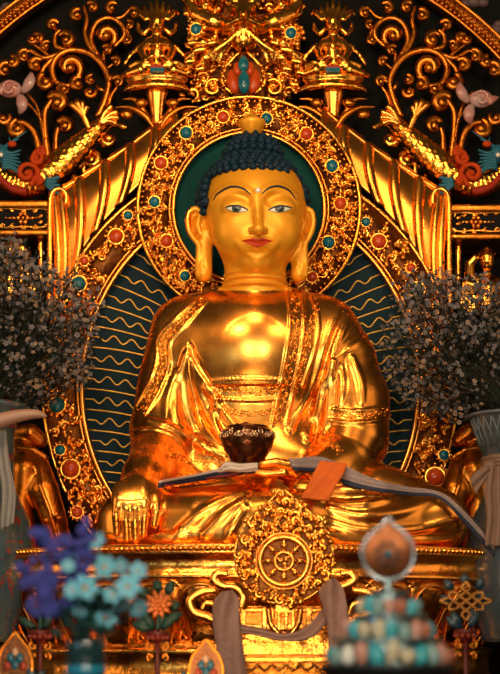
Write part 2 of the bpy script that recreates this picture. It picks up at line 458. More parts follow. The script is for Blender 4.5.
fc = BV[BF].mean(1)
fpy = HZ - (fc[:, 2] - ZC) / (S * (D + fc[:, 1]) / D); fpx = 250 + fc[:, 0] / (S * (D + fc[:, 1]) / D)
midx = (((fpy < 290.5) & (np.abs(fpx - 255) < 37)) | ((fpy < 287) & (np.abs(fpx - 253) > 33) & (np.abs(fpx - 253) < 70) & (fc[:, 1] < 0.12) & ((np.abs(fpx - 253) < 62) & (fpy < 286)))).astype(int)
buddha = thing('buddha_statue', 'large golden seated statue with dark blue curled hair, touching the earth, on the lotus throne', 'statue', P(255, 548, -0.3))
new_mesh('body', BV, BF, None, True, buddha, [GOLD, SKIN], midx)

def patch(name, outline, m, parent, off=0.0012, nx=26, ny=10):
    """painted area between a top line and a bottom line [(x, ytop, ybot)], lying on the carved face"""
    o = spline(outline, nx); V = []; F = []
    for x, a, b in o:
        for j in range(ny):
            y = a + (b - a) * j / (ny - 1); h = hit(x, y, off=off)
            V.append(h if h is not None else (V[-1] if V else P(x, y, -0.25)))
    for i in range(nx - 1):
        for j in range(ny - 1): F.append((i * ny + j, (i + 1) * ny + j, (i + 1) * ny + j + 1, i * ny + j + 1))
    return new_mesh(name, V, F, m, True, parent)
def line_on(mb, path, r, n=24, off=0.0, taper=0.3, nseg=6, flat=1.0, tree=None):
    raw = []
    for i, (x, y) in enumerate(spline(path, n)):
        h, nn = hitn(x, y, tree)
        if h is not None: raw.append((i / (n - 1), h, nn))
    if not raw: return
    my = np.median([h[1] for t, h, nn in raw]); pts = []; rr = []
    for t, h, nn in raw:
        if pts and np.linalg.norm(h - pts[-1]) > 0.06: continue
        if not pts and abs(h[1] - my) > 0.16: continue
        pts.append(h + nn * off)
        rr.append(r * S * (taper + (1 - taper) * math.sin(PI * min(max(t, 0.03), 0.97)) ** 0.7))
    if len(pts) > 2: mb.tube(pts, rr, nseg, flat)
E0 = 206.0
for nm, pts in (('eyebrow', [(213, 200.6), (218, 193.5), (231, 186.8), (243, 188.6), (251, 194.5)]), ('eyebrow', [(261.5, 194.5), (268, 188.6), (278, 186.2), (289, 190.5), (296.5, 200)])):
    mb = MB(); line_on(mb, pts, 1.25, 30, 0.0, 0.25); ob_ = mb.build(nm, BROWM, buddha)
for pts in ([(225.5, 207.5, 208.0), (230, 206.2, 210.4), (236, 205.6, 212), (242, 207, 211.8), (248.3, 210.0, 210.5)],
            [(268.5, 210.0, 210.5), (274, 207.2, 211.8), (280, 205.8, 212), (286, 206.4, 210.8), (291.5, 207.8, 208.4)]):
    ew = patch('eye', pts, EYEW, buddha, 0.001)
    cx = 236.6 if pts[0][0] < 250 else 279.6
    patch('iris', [(cx - 4.6, 206.4, 209.6), (cx - 3, 205.8, 211.3), (cx, 205.7, 211.9), (cx + 3, 205.9, 211.3), (cx + 4.6, 206.6, 209.6)], IRISM, ew, 0.0018)
    patch('pupil', [(cx - 2.2, 206.3, 209.4), (cx, 205.8, 210.6), (cx + 2.2, 206.3, 209.4)], PUPM, ew, 0.0024, 12, 6)
    mb = MB(); line_on(mb, [(p[0], p[1] - 0.1) for p in pts], 0.95, 24, 0.0008, 0.6); mb.build('upper_lash_line', BROWM, buddha)
    mb = MB(); line_on(mb, [(p[0], p[2] + 0.1) for p in pts], 0.35, 24, 0.0004, 0.6); mb.build('lower_lash_line', BROWM, buddha)
patch('lips', [(242.2, 240.8, 241.4), (247, 239.3, 243.4), (252.5, 238.2, 246.0), (257.5, 238.9, 247.2), (262.5, 238.0, 246.0), (267.5, 239.1, 243.4), (272, 240.8, 241.4)], LIPM, buddha, 0.0012, 40, 14)
h, nn = hitn(258, 190.6); mb = MB(); mb.ball(h, L(3.1, -0.25)); mb.build('forehead_pearl', PEARL, buddha)

# --- hair: rows of snail curls over a cap
hb = MB()
hc = P(252.8, 204, 0.02); hr = np.array([L(53), 0.262, L(47)])
uc = P(253, 161, 0.03); ur = np.array([L(28), 0.15, L(24)])
def shell(c, r, lo, n=36, m=20):
    V = []; F = []
    for i in range(m + 1):
        t = lo * i / m
        for j in range(n): 
            p = 2 * PI * j / n; V.append(c + r * np.array([math.sin(t) * math.cos(p), math.sin(t) * math.sin(p), math.cos(t)]))
    for i in range(m):
        for j in range(n): F.append((i * n + j, i * n + (j + 1) % n, (i + 1) * n + (j + 1) % n, (i + 1) * n + j))
    return V, F
def pix(p):
    f = ff(p[1]); return 250 + p[0] / (S * f), HZ - (p[2] - ZC) / (S * f)
def hairline(x): 
    u = abs(x - 255.5) / 45.0
    return 167.5 + 7.5 * u ** 2 + (max(u - 1.03, 0) * 600)
def add_curls(c, r, size, front_only_above):
    t = 0.06
    rowh = size * 0.86 / r[2]
    row = 0
    while t < PI * 0.78:
        circ = 2 * PI * math.sin(t) * (r[0] + r[1]) / 2
        n = max(1, int(circ / (size * 0.98)))
        for j in range(n):
            p = 2 * PI * (j + 0.5 * (row % 2)) / n
            q = c + r * np.array([math.sin(t) * math.cos(p), math.sin(t) * math.sin(p), math.cos(t)])
            if q[1] > 0.16: continue
            x, y = pix(q)
            if front_only_above and q[1] < 0.01 and y > hairline(x): continue
            if front_only_above and y > 226: continue
            nrm = (q - c) / r ** 2; nrm /= np.linalg.norm(nrm)
            z = Vector(nrm); rot = np.array(z.to_track_quat('Z', 'Y').to_matrix())
            hb.ball(q, np.array([size * 0.54, size * 0.54, size * 0.5]), 9, 6, rot)
            hb.ball(q + nrm * size * 0.36, np.array([size * 0.26, size * 0.26, size * 0.3]), 7, 5, rot)
        t += rowh; row += 1
# scalp cap (stops above the hairline)
V, F = shell(hc, hr * 0.985, PI * 0.62)
Fk = []
for f in F:
    c4 = np.mean([V[i] for i in f], 0); x, y = pix(c4)
    if c4[1] < 0.02 and y > hairline(x) - 1.0: continue
    if y > 226: continue
    Fk.append(f)
hb.add(V, Fk); V, F = shell(uc, ur, PI * 0.75); hb.add(V, F)
add_curls(hc, hr, L(8.8), True); add_curls(uc, ur, L(8.6), False)
hb.build('curled_hair', HAIRM, buddha)
mb = MB(); mb.lathe(P(252, 137, 0.02), [(0.0, 0), (L(6), 0), (L(8.5), L(2.5)), (L(12.5), L(11)), (L(14), L(14)), (L(13.5), L(16)), (L(8.5), L(18)), (L(4), L(22)), (0.001, L(25.5))], 28)
mb.build('crown_jewel', SKIN, buddha)
# ================================================================== carving helpers
def strand(mb, path, r0, r1=None, Y=0.8, n=26, seg=6, bulge=False, dY=0.0, flat=1.0):
    """a carved stem through pixel points on the plane Y"""
    r1 = r0 if r1 is None else r1
    pp = spline(path, n); t = np.linspace(0, 1, n)
    rr = r0 + (r1 - r0) * t
    if bulge: rr = rr * (0.25 + 0.75 * np.sin(PI * np.clip(t, 0.04, 0.96)))
    pts = [P(x, y, Y + dY * tt) for (x, y), tt in zip(pp, t)]
    mb.tube(pts, rr * S * ff(Y), seg, flat)
def spiral(mb, x, y, r, ang, flip, Y, tr, turns=1.4, n=24, seg=6, knob=True, rise=0.0):
    """a curling tendril: starts on the rim at angle ang, winds into (x, y), ends in a knob"""
    t = np.linspace(0, 1, n); a = ang + flip * turns * 2 * PI * t; rad = r * (1 - t) ** 0.85 + 0.02 * r
    w = tr * (0.55 + 0.6 * np.sin(PI * np.clip(t + 0.1, 0, 1)))
    pts = [P(x + q * math.cos(b), y - q * math.sin(b), Y - rise * S * tt) for q, b, tt in zip(rad, a, t)]
    mb.tube(pts, w * S * ff(Y), seg)
    if knob: mb.ball(P(x, y, Y - rise * S - 0.4 * tr * S), L(tr * 1.25, Y), 7, 5)
def leaf(mb, x, y, ln, wd, ang, Y, lift=1.0, seg=7):
    """a plump carved leaf"""
    ca, sa = math.cos(ang), math.sin(ang); n = 9; pts = []; rr = []
    for i in range(n):
        t = i / (n - 1); bend = math.sin(t * 1.6) * ln * 0.25
        pts.append(P(x + ca * ln * t - sa * bend, y - sa * ln * t - ca * bend, Y - lift * S * math.sin(PI * t)))
        rr.append(wd * (math.sin(PI * min(0.97, 0.12 + 0.86 * t)) ** 0.8) * S)
    mb.tube(pts, rr, seg, 0.7)
def poisson(inside, box, dist, tries=6000, seed=1):
    r = np.random.RandomState(seed); pts = []
    for _ in range(tries):
        p = np.array([r.uniform(box[0], box[2]), r.uniform(box[1], box[3])])
        if inside(*p) and all((p[0] - q[0]) ** 2 + (p[1] - q[1]) ** 2 > dist * dist for q in pts): pts.append(p)
    return pts
def fill(mb, inside, box, Y, dist=8.5, tr=1.45, seed=1, avoid=(), flow=None):
    """dense scroll carving: curls, leaves and beads scattered over a region"""
    r = np.random.RandomState(seed + 50)
    for (x, y) in poisson(inside, box, dist, 5000, seed):
        if any((x - a) ** 2 + (y - b) ** 2 < c * c for a, b, c in avoid): continue
        ang = r.uniform(0, 2 * PI); fl = r.choice([-1, 1]); q = dist * r.uniform(0.48, 0.64)
        spiral(mb, x, y, q, ang, fl, Y - r.uniform(0, 2) * S, tr * r.uniform(0.85, 1.2), r.uniform(1.0, 1.4), 16, 5, True, 1.5)
        for k in range(2):
            b = ang + r.uniform(0.6, 2.4) * fl + k * 2.4
            leaf(mb, x + q * math.cos(b), y - q * math.sin(b), dist * 0.62, tr * 1.5, b + r.uniform(-0.6, 0.9), Y, 2.0, 5)
        for _k in range(2):
            b = r.uniform(0, 2 * PI); mb.ball(P(x + q * 1.15 * math.cos(b), y + q * 1.15 * math.sin(b), Y - 2 * S), L(tr * 1.1, Y), 6, 4)
def torus(mb, x, y, r, tr, Y, n=64, seg=8, ry=None, a0=0, a1=2 * PI):
    a = np.linspace(a0, a1, n); ry = ry or r
    mb.tube([P(x + r * math.cos(t), y - ry * math.sin(t), Y) for t in a], L(tr, Y), seg, caps=abs(a1 - a0 - 2 * PI) > 1e-6)
def ringplate(mb, cx, cy, rin, rout, Y0, Y1, n=96, keep=None):
    """flat annulus (radii are (rx, ry)) between depths Y0 (front) and Y1"""
    a = np.linspace(0, 2 * PI, n, endpoint=False); V = []; F = []
    for (rx, ry), Y in ((rin, Y0), (rout, Y0), (rout, Y1), (rin, Y1)):
        for t in a: V.append(P(cx + rx * math.cos(t), cy - ry * math.sin(t), Y0) + np.array([0, Y - Y0, 0]))
    for j in range(n):
        j2 = (j + 1) % n
        if keep and not keep(a[j]): continue
        for i in range(4): F.append((i * n + j, i * n + j2, ((i + 1) % 4) * n + j2, ((i + 1) % 4) * n + j))
    mb.add(V, F)
def jewel(x, y, r, m, Y, parent, name):
    mb = MB(); mb.ball(P(x, y, Y - 0.45 * r * S), np.array([L(r, Y), 0.75 * r * S, L(r, Y)]), 16, 10)
    j = mb.build(name, m, parent)
    mb = MB(); torus(mb, x, y, r * 1.12, r * 0.24, Y - 0.3 * r * S, 28, 7)
    n = 12
    for k in range(n):
        a = 2 * PI * k / n; mb.ball(P(x + r * 1.5 * math.cos(a), y + r * 1.5 * math.sin(a), Y - 0.2 * r * S), L(r * 0.3, Y), 6, 4)
    mb.build('jewel_setting', GILT, j)
    return j
def mxf(side): return (lambda x: x) if side < 0 else (lambda x: 499.0 - x)
def mxa(a, side): return a if side < 0 else PI - a

# ================================================================== back wall
mb = MB(); mb.box((-4.2, 1.05, 0), (4.2, 1.2, 6.4)); w = mb.build('wall_back', BLACK, smooth=False); tag(w, 'black lacquered wall behind the carved throne back', 'wall', kind='structure')
mb = MB(); mb.box((-4.2, -9.5, -0.12), (4.2, 1.2, 0)); w = mb.build('floor', mat('dark_floor_boards', (0.05, 0.02, 0.008), 0, 0.4, 0.3, 8), smooth=False); tag(w, 'dark wooden floor of the shrine hall', 'floor', kind='structure')

# ================================================================== head halo
HX, HY = 249.0, 208.0
YH = 0.40
halo = thing('head_halo', 'round green halo with gilded jewelled rim behind the blue haired head', 'halo', P(HX, HY + 112, YH))
mb = MB()
a = np.linspace(0, 2 * PI, 72, endpoint=False)
mb.prism([tuple(P(HX + 77 * math.cos(t), HY - 77 * math.sin(t), YH)[[0, 2]]) for t in a], YH + 0.0, YH + 0.03)
mb.build('halo_disc', GREEN, halo, False)
mb = MB(); ringplate(mb, HX, HY, (75, 75), (112, 112), YH - 0.03, YH + 0.03); mb.build('rim_plate', GROUND, halo)
mb = MB(); torus(mb, HX, HY, 75.5, 2.2, YH - 0.045, 90); torus(mb, HX, HY, 79.5, 1.1, YH - 0.045, 90); mb.build('inner_rim', GOLD, halo)
mb = MB(); torus(mb, HX, HY, 111, 2.0, YH - 0.04, 90)
for k in range(120):
    t = 2 * PI * k / 120; mb.ball(P(HX + 107 * math.cos(t), HY - 107 * math.sin(t), YH - 0.04), L(1.6, YH), 6, 4)
mb.build('outer_rim', GILT, halo)
hj = [(223, 117, 5.6, 0), (266.5, 118.5, 5.6, 1), (186, 133, 6, 1), (161, 163, 6, 0), (154.5, 202, 5.4, 1), (166.5, 241, 6, 0), (306.5, 134, 6, 0), (332, 166, 6, 1), (340.5, 203.5, 6, 0), (328.5, 242.5, 6, 1), (185, 276, 5, 1), (312, 277, 5, 0)]
mb = MB(); fill(mb, lambda x, y: 82 < math.hypot(x - HX, y - HY) < 105, (130, 90, 370, 330), YH - 0.035, 6.9, 1.9, 3, [(x, y, r * 1.9) for x, y, r, c in hj])
torus(mb, HX, HY, 93.5, 1.0, YH - 0.033, 100, 6); mb.build('rim_scrollwork', GILT, halo)
for x, y, r, c in hj: jewel(x, y, r, (CORAL, TURQ)[c], YH - 0.045, halo, ('coral_jewel', 'turquoise_jewel')[c])


# ================================================================== body aureole
AX, AY = 250.0, 388.0
YA = 0.50
aur = thing('body_aureole', 'tall oval teal backing with gold wavy rays and jewelled gilt frame behind the torso', 'aureole', P(AX, 560, YA))
mb = MB(); a = np.linspace(0, 2 * PI, 96, endpoint=False)
mb.prism([tuple(P(AX + 172 * math.cos(t), AY - 191 * math.sin(t), YA)[[0, 2]]) for t in a], YA, YA + 0.03)
mb.build('painted_panel', TEAL, aur, False)
mb = MB()
for side in (-1, 1):
    fx_ = mxf(side); k = 0
    for yo in np.arange(222, 516, 10.4):
        k += 1
        q = (yo - AY) / 189.0
        if abs(q) >= 1: continue
        xo = AX - 170 * math.sqrt(1 - q * q) + (2 if side < 0 else 2)
        slope = 0.12 + 0.55 * np.clip((330 - yo) / 110.0, -0.12, 1)
        pts = []; n = 70 if k % 2 == 0 else 26
        for i in range(n):
            u = 130.0 * i / (n - 1)
            x = xo + 2 + u; y = yo + slope * u + 0.0018 * u * u
            if k % 2 == 0 and u > 10: y += 3.4 * math.sin((u - 10) * 2 * PI / 18.0)
            if x > 249: break
            pts.append(P(fx_(x), y, YA - 0.002))
        if len(pts) > 5: mb.tube(pts, L(0.75, YA), 5)
mb.build('gold_rays', LINE, aur)
def inhalo(x, y, m=110): return math.hypot(x - HX, y - HY) < m
def fr(x, y): return math.sqrt(((x - AX) / 208.0) ** 2 + ((y - AY) / 228.0) ** 2), math.sqrt(((x - AX) / 168.0) ** 2 + ((y - AY) / 187.0) ** 2)
mb = MB(); ringplate(mb, AX, AY, (168, 187), (208, 228), YA - 0.06, YA + 0.02, 120); mb.build('frame_plate', GROUND, aur)
mb = MB(); torus(mb, AX, AY, 168, 2.4, YA - 0.07, 120, 8, 187); torus(mb, AX, AY, 172.5, 1.2, YA - 0.07, 120, 6, 191.5); mb.build('inner_moulding', GOLD, aur)
mb = MB(); torus(mb, AX, AY, 207, 2.0, YA - 0.06, 120, 6, 227); mb.build('outer_moulding', GILT, aur)
aj = [(128, 215.5, 4.4, 1), (116, 236.5, 7.0, 0), (84, 261, 4.6, 0), (78.5, 284, 7.2, 1), (62, 318, 6, 0), (54, 360, 6, 1), (57, 405, 7.4, 1), (60, 450, 5.0, 1), (70.5, 469, 8.6, 0), (77, 512, 5.5, 0)]
aj += [(366, 222, 4.4, 1), (379, 241.5, 7.0, 0), (411, 268, 4.6, 0), (417, 290, 7.2, 1), (438, 322, 6, 0), (446, 362, 6, 1), (443, 406, 7.4, 1), (444, 455, 5.0, 1), (435, 477, 8.6, 0), (424, 516, 5.5, 0)]
mb = MB(); fill(mb, lambda x, y: fr(x, y)[0] < 0.975 and fr(x, y)[1] > 1.05 and y < 560 and not inhalo(x, y, 108), (35, 150, 465, 560), YA - 0.065, 7.6, 2.15, 5, [(x, y, r * 1.75) for x, y, r, c in aj])
mb.build('frame_scrollwork', GILT, aur)
for x, y, r, c in aj: jewel(x, y, r, (CORAL, TURQ)[c], YA - 0.085, aur, ('coral_jewel', 'turquoise_jewel')[c])

# ================================================================== pleated gilded canopies either side of the aureole
for side in (-1, 1):
    X = mxf(side)
    root = thing('pleated_drape', 'fan of smooth gilded pleats left of the halo' if side < 0 else 'fan of smooth gilded pleats right of the halo', 'drape', P(X(70), 330, 0.64))
    top = spline([(50, 196), (54, 189), (64, 187), (92, 169), (122, 150), (152, 128), (176, 108)], 140)
    bot = spline([(54, 322), (56, 322), (66, 300), (84, 250), (112, 214), (140, 186), (172, 160)], 140)
    crests = [(3, 0), (17, 0), (34, 0), (52, 0), (71, 0), (92, 0), (114, 0), (136, 0)]
    V = []; F = []; nv = 18
    for i in range(140):
        t = i / 139.0
        ph = (t * 7.0) % 1.0
        ridge = math.exp(-(min(ph, 1 - ph) / 0.10) ** 2) * 1.0 + 0.30 * ph
        for j in range(nv):
            v = j / (nv - 1)
            bow = math.sin(v * PI) * 6.0
            x = top[i][0] * (1 - v) + bot[i][0] * v + bow * 0.75; y = top[i][1] * (1 - v) + bot[i][1] * v - bow * 0.25
            V.append(P(X(x), y, 0.66 - 0.028 * ridge - 0.05 * math.sin(min(v * 2.2, 1) * PI / 2)))
    for i in range(139):
        for j in range(nv - 1):
            q = (i * nv + j, (i + 1) * nv + j, (i + 1) * nv + j + 1, i * nv + j + 1)
            F.append(q if side < 0 else q[::-1])
    o = new_mesh('pleats', V, F, GOLD, True, root); md = o.modifiers.new('thick', 'SOLIDIFY'); md.thickness = 0.02; md.offset = -1 
    mb = MB(); strand(mb, [(X(x), y) for x, y in [(49, 322), (50, 260), (50, 205), (53, 192), (60, 189), (66, 194), (66, 205)]], 3.0, 2.4, 0.60, 40, 8)
    strand(mb, [(X(x), y + 1) for x, y in top[8::8]], 2.2, 2.0, 0.63, 60, 8)
    mb.build('rolled_edge', GOLD, root)

# ================================================================== sea dragons (scaled tails up, heads outward)
ORANGE = mat('orange_paint', (0.46, 0.055, 0.005), 0, 0.5, 0.2, 40, 0.3, 10, (0.36, 0.03, 0.004), spec=0.12)
BLUEP = mat('turquoise_paint', (0.02, 0.15, 0.22), 0, 0.4, 0.2, 40, 0.3, 10, (0.010, 0.08, 0.15), spec=0.2)
REDP = mat('dark_red_paint', (0.30, 0.025, 0.012), 0, 0.45, 0.2, 40, spec=0.2)
for side in (-1, 1):
    X = mxf(side); Y = 0.70
    root = thing('sea_dragon', 'gold scaled fish tailed dragon with blue head at the left edge above the shelf' if side < 0 else 'gold scaled fish tailed dragon with blue head at the right edge above the shelf', 'carving', P(X(30), 205, Y))
    # scaled body: a swept tube with staggered scale bumps
    ax_ = spline([(112, 117), (100, 126), (84, 143), (66, 160), (46, 176), (24, 185), (4, 178), (-8, 164)], 150)
    rad = spline([(5.0,), (7.5,), (11.5,), (14.5,), (15.5,), (13,), (11,), (9,)], 150)[:, 0]
    pts = np.array([P(X(x), y, Y) for x, y in ax_]); T = np.gradient(pts, axis=0); T /= np.linalg.norm(T, axis=1)[:, None]
    U = np.cross(T, [0, 1, 0]); U /= np.linalg.norm(U, axis=1)[:, None]; n = 60; V = []; F = []
    for i in range(150):
        for j in range(n):
            a = 2 * PI * j / n; row = i / 4.6; ph = a / (2 * PI) * 16 + 0.5 * (int(row) % 2)
            q = 1 + 0.11 * abs(math.sin(PI * ph)) ** 0.7 * (1 - (row % 1.0)) - 0.03
            rr = rad[i] * S * q * ff(Y)
            V.append(pts[i] + rr * (math.cos(a) * U[i] + 0.9 * math.sin(a) * np.array([0, -1, 0])))
    for i in range(149):
        for j in range(n):
            j2 = (j + 1) % n; F.append((i * n + j, i * n + j2, (i + 1) * n + j2, (i + 1) * n + j))
    mb = MB(); mb.add(V, F); mb.build('scaled_body', GILT, root)
    mb = MB()
    for k, (dx, dy) in enumerate([(118, 112), (119, 118), (117, 124), (112, 106), (108, 110)]):
        strand(mb, [(X(100), 124), (X((100 + dx) / 2), (124 + dy) / 2 - 3), (X(dx), dy)], 2.6, 3.4, Y - 0.05, 10, 7)
    for dx, dy in [(70, 103), (76, 100), (82, 101), (87, 106)]:
        strand(mb, [(X(90), 130), (X(84), 116), (X(dx), dy)], 2.6, 3.2, Y - 0.04, 10, 7)
    mb.build('tail_fin', GOLD, root)
    mb = MB()
    for (x, y, r, a0, f) in [(27, 173, 9.5, 0.6, 1), (36, 158, 6.5, 1.2, -1), (42, 151, 4, 2, 1), (38, 181, 5, 3.4, -1)]:
        spiral(mb, X(x), y, r, mxa(a0, side), f * -side, Y - 0.085, 2.5, 1.3, 24, 8)
    strand(mb, [(X(44), 146), (X(34), 154), (X(34), 164), (X(38), 174), (X(30), 186)], 2.0, 3.0, Y - 0.08, 24, 7)
    mb.build('curled_mane', ORANGE, root)
    mb = MB()
    for k in range(5): strand(mb, [(X(46), 180 + k * 1.0), (X(53), 179 + 3 * k), (X(60 - (k % 2) * 3), 177 + 4.2 * k)], 2.6, 1.6, Y - 0.09, 10, 6)
    mb.build('side_fin', BLUEP, root)
    mb = MB()
    for k in range(14):
        t = k / 13.0; x = -4 + 29 * t; y = 174 + 17 * t + 5 * math.sin(PI * t); mb.ball(P(X(x), y, Y - 0.075), np.array([L(2.3), L(4), L(4.4)]), 8, 6)
    mb.build('ribbed_belly', REDP, root)
    mb = MB()
    mb.ball(P(X(1), 154, Y - 0.06), np.array([L(9), L(9), L(10)]), 16, 10)
    mb.ball(P(X(-8), 160, Y - 0.07), np.array([L(9), L(7), L(6)]), 14, 8)
    for k in range(7):
        strand(mb, [(X(2), 150 + 3 * k), (X(11), 153 + 2.5 * k), (X(21 - (k % 3)), 150 + 4.2 * k)], 2.2, 1.0, Y - 0.085, 10, 6)
    for tipx, tipy in ((19, 139), (27, 131), (9, 137)): strand(mb, [(X(4), 148), (X(10), 143), (X(tipx), tipy)], 2.3, 0.5, Y - 0.07, 10, 6)
    h_ = mb.build('crested_head', BLUEP, root)
    mb = MB(); mb.ball(P(X(1), 155, Y - 0.115), L(2.6), 10, 7); mb.build('eye', PEARL, h_)
    mb = MB(); mb.ball(P(X(12), 144, Y - 0.10), np.array([L(5), L(3), L(3.5)]), 10, 7); mb.build('brow', ORANGE, h_)

# ================================================================== scrolling vines on the black ground
def vine(label, name, strands, curls, side, Y, m, leaves=()):
    X = mxf(side); mb = MB(); r = np.random.RandomState(len(strands) * 7 + len(curls))
    for path, a, b in strands: strand(mb, [(X(x), y) for x, y in path], a * 1.25, b * 1.25, Y, 40, 8)
    for (x, y, rad, ang, f, tr) in curls:
        spiral(mb, X(x), y, rad, mxa(ang, side), f * -side, Y - 0.01, tr * 1.4, 1.05, 26, 8, True, 2)
        # rounded lobe closing the curl
        b = mxa(ang, side) + f * -side * 3.6; mb.ball(P(X(x) + rad * 0.55 * math.cos(b), y - rad * 0.55 * math.sin(b), Y), np.array([L(rad * 0.6), L(rad * 0.3), L(rad * 0.6)]), 12, 8)
    for (x, y, ln, wd, ang) in leaves: leaf(mb, X(x), y, ln, wd, mxa(ang, side), Y - 0.01, 2)
    o = mb.build(name, m); return tag(o, label, 'vine carving')
for side in (-1, 1):
    sd = 'left' if side < 0 else 'right'
    vine('tall gilded scrolling vine rising from the %s dragon tail on black ground' % sd, 'scroll_vine',
         [([(97, 118), (105, 100), (109, 82), (103, 66), (90, 54), (72, 50), (58, 56), (52, 68), (56, 82), (68, 86), (80, 82)], 3.0, 2.6),
          ([(84, 52), (70, 50), (58, 54), (44, 58), (30, 51), (22, 56)], 2.6, 1.6), ([(50, 57), (42, 50), (33, 44)], 1.8, 1.2),
          ([(56, 56), (44, 68), (40, 80)], 2.2, 2.0), ([(66, 50), (56, 46), (55, 36), (60, 30)], 2.4, 1.8), ([(58, 34), (54, 26)], 1.8, 1.4),
          ([(108, 108), (112, 95), (118, 86)], 2.0, 1.4)],
         [(70, 68, 12, 5.2, 1, 3.0), (24, 56, 6.5, 1.0, 1, 2.2), (32, 39, 5, 1.0, -1, 1.9), (46, 46, 5, 0.8, 1, 1.8), (36, 65, 7, 0.6, 1, 2.4), (46, 82, 8.5, 1.8, 1, 2.8), (66, 40, 8, 2.6, -1, 2.4),
          (53, 25, 5.5, 0.2, 1, 2.0), (38, 38, 5, 2.6, -1, 1.8), (91, 80, 5, 1.2, 1, 1.8), (90, 92, 6, 0.4, -1, 2.0), (118, 82, 6, 2.8, -1, 2.0), (64, 89, 6, 2, 1, 2.4), (78, 84, 7, 1, 1, 2.6)], side, 0.84, DIMGILT,
         [(106, 92, 12, 2.4, 2.3), (108, 84, 12, 2.0, 0.9)])
    vine('slender gilded vine with a round curl, second from the %s edge near the top' % sd, 'scroll_vine',
         [([(104, 64), (92, 50), (85, 34), (87, 20), (84, 6)], 3.0, 1.6), ([(98, 56), (91, 40), (96, 24), (108, 18), (121, 24), (124, 36), (114, 47)], 2.4, 2.2),
          ([(110, 19), (122, 17), (130, 9)], 2.0, 1.2), ([(122, 28), (128, 32), (128, 38)], 1.6, 1.4), ([(104, 62), (104, 52), (110, 50)], 1.6, 1.2), ([(106, 70), (113, 64)], 1.8, 1.0)],
         [(106, 36, 10, 5.3, 1, 2.8), (77, 15, 6, 1.0, 1, 2.2), (92, 7, 5.5, 2.6, -1, 2.0), (134, 13, 5.5, 2.4, -1, 2.0), (112, 8, 6, 0.6, 1, 2.0), (127, 40, 5, 1.6, -1, 1.8), (116, 62, 5, 2.6, -1, 1.8), (107, 50, 5, 2.6, -1, 1.8), (129, 25, 4.5, 2, -1, 1.6)], side, 0.86, DIMGILT)
    vine('cluster of thick gilded curls behind the body of the %s dragon' % sd, 'curl_cluster',
         [([(48, 158), (45, 132), (45, 112), (52, 100)], 3.2, 2.6), ([(56, 155), (56, 138), (58, 128)], 2.8, 2.2), ([(40, 156), (35, 134), (26, 124), (16, 122)], 3.0, 2.4), ([(46, 148), (38, 110), (26, 92)], 1.8, 1.4)],
         [(57, 103, 9.5, 2.7, -1, 3.4), (65, 126, 7.5, 2.7, -1, 2.8), (18, 129, 9, 1.6, 1, 3.0), (5, 70, 8, 0.6, 1, 2.6), (12, 62, 6, 1.8, -1, 2.2), (3, 118, 7, 0.6, -1, 2.2)], side, 0.80, DIMGILT)
    vine('pair of gilded curls between the %s dragon tail and the pleats' % sd, 'curl_pair',
         [([(84, 176), (84, 160), (90, 154)], 2.6, 2.2), ([(126, 128), (114, 124), (104, 132)], 2.4, 2.2), ([(74, 180), (71, 168)], 2.2, 1.6)],
         [(92, 160, 8, 2.0, -1, 2.8), (109, 139, 9, 1.6, 1, 3.0), (74, 166, 4, 2, -1, 1.8)], side, 0.76, GILT)

# painted blossoms on the vines
PINK = mat('pink_white_glaze', (0.42, 0.16, 0.13), 0, 0.3, 0.1, 20, 0.22, 9, (0.40, 0.30, 0.30), coat=0.3)
for side in (-1, 1):
    X = mxf(side); Y = 0.74
    root = thing('painted_blossom', 'pink and white carved blossom with a snail curl, left edge above the dragon' if side < 0 else 'pink and white carved blossom with a snail curl, right edge above the dragon', 'blossom', P(X(20), 112, Y))
    cx, cy = (10, 89) if side < 0 else (18, 99)
    mb = MB(); mb.ball(P(X(cx), cy, Y), np.array([L(13), L(7), L(9.5)]), 18, 12); spiral(mb, X(cx - 1), cy - 1, 7.5, mxa(0.3, side), -side, Y - 0.035, 1.5, 1.6, 30, 7); mb.build('snail_curl', PINK, root)
    for (x0, y0, x1, y1, wd) in ((cx + 12, cy + 3, cx + 21, cy - 17, 6.0), (cx + 9, cy + 6, cx + 9, cy + 25, 6.5), (cx - 6, cy + 4, cx - 18, cy - 2, 5)):
        mb = MB(); pts = [P(X(x0 + (x1 - x0) * t + 3 * math.sin(PI * t)), y0 + (y1 - y0) * t, Y - 0.03 * math.sin(PI * t)) for t in np.linspace(0, 1, 12)]
        mb.tube(pts, [wd * S * math.sin(PI * (0.12 + 0.86 * t)) ** 0.8 for t in np.linspace(0, 1, 12)], 10, 0.5); mb.build('petal', PINK, root)
    mb = MB(); strand(mb, [(X(44), 138), (X(40), 118), (X(cx + 12), cy + 8)], 1.4, 1.2, Y + 0.03, 20, 6); mb.build('stem', DIMGILT, root)

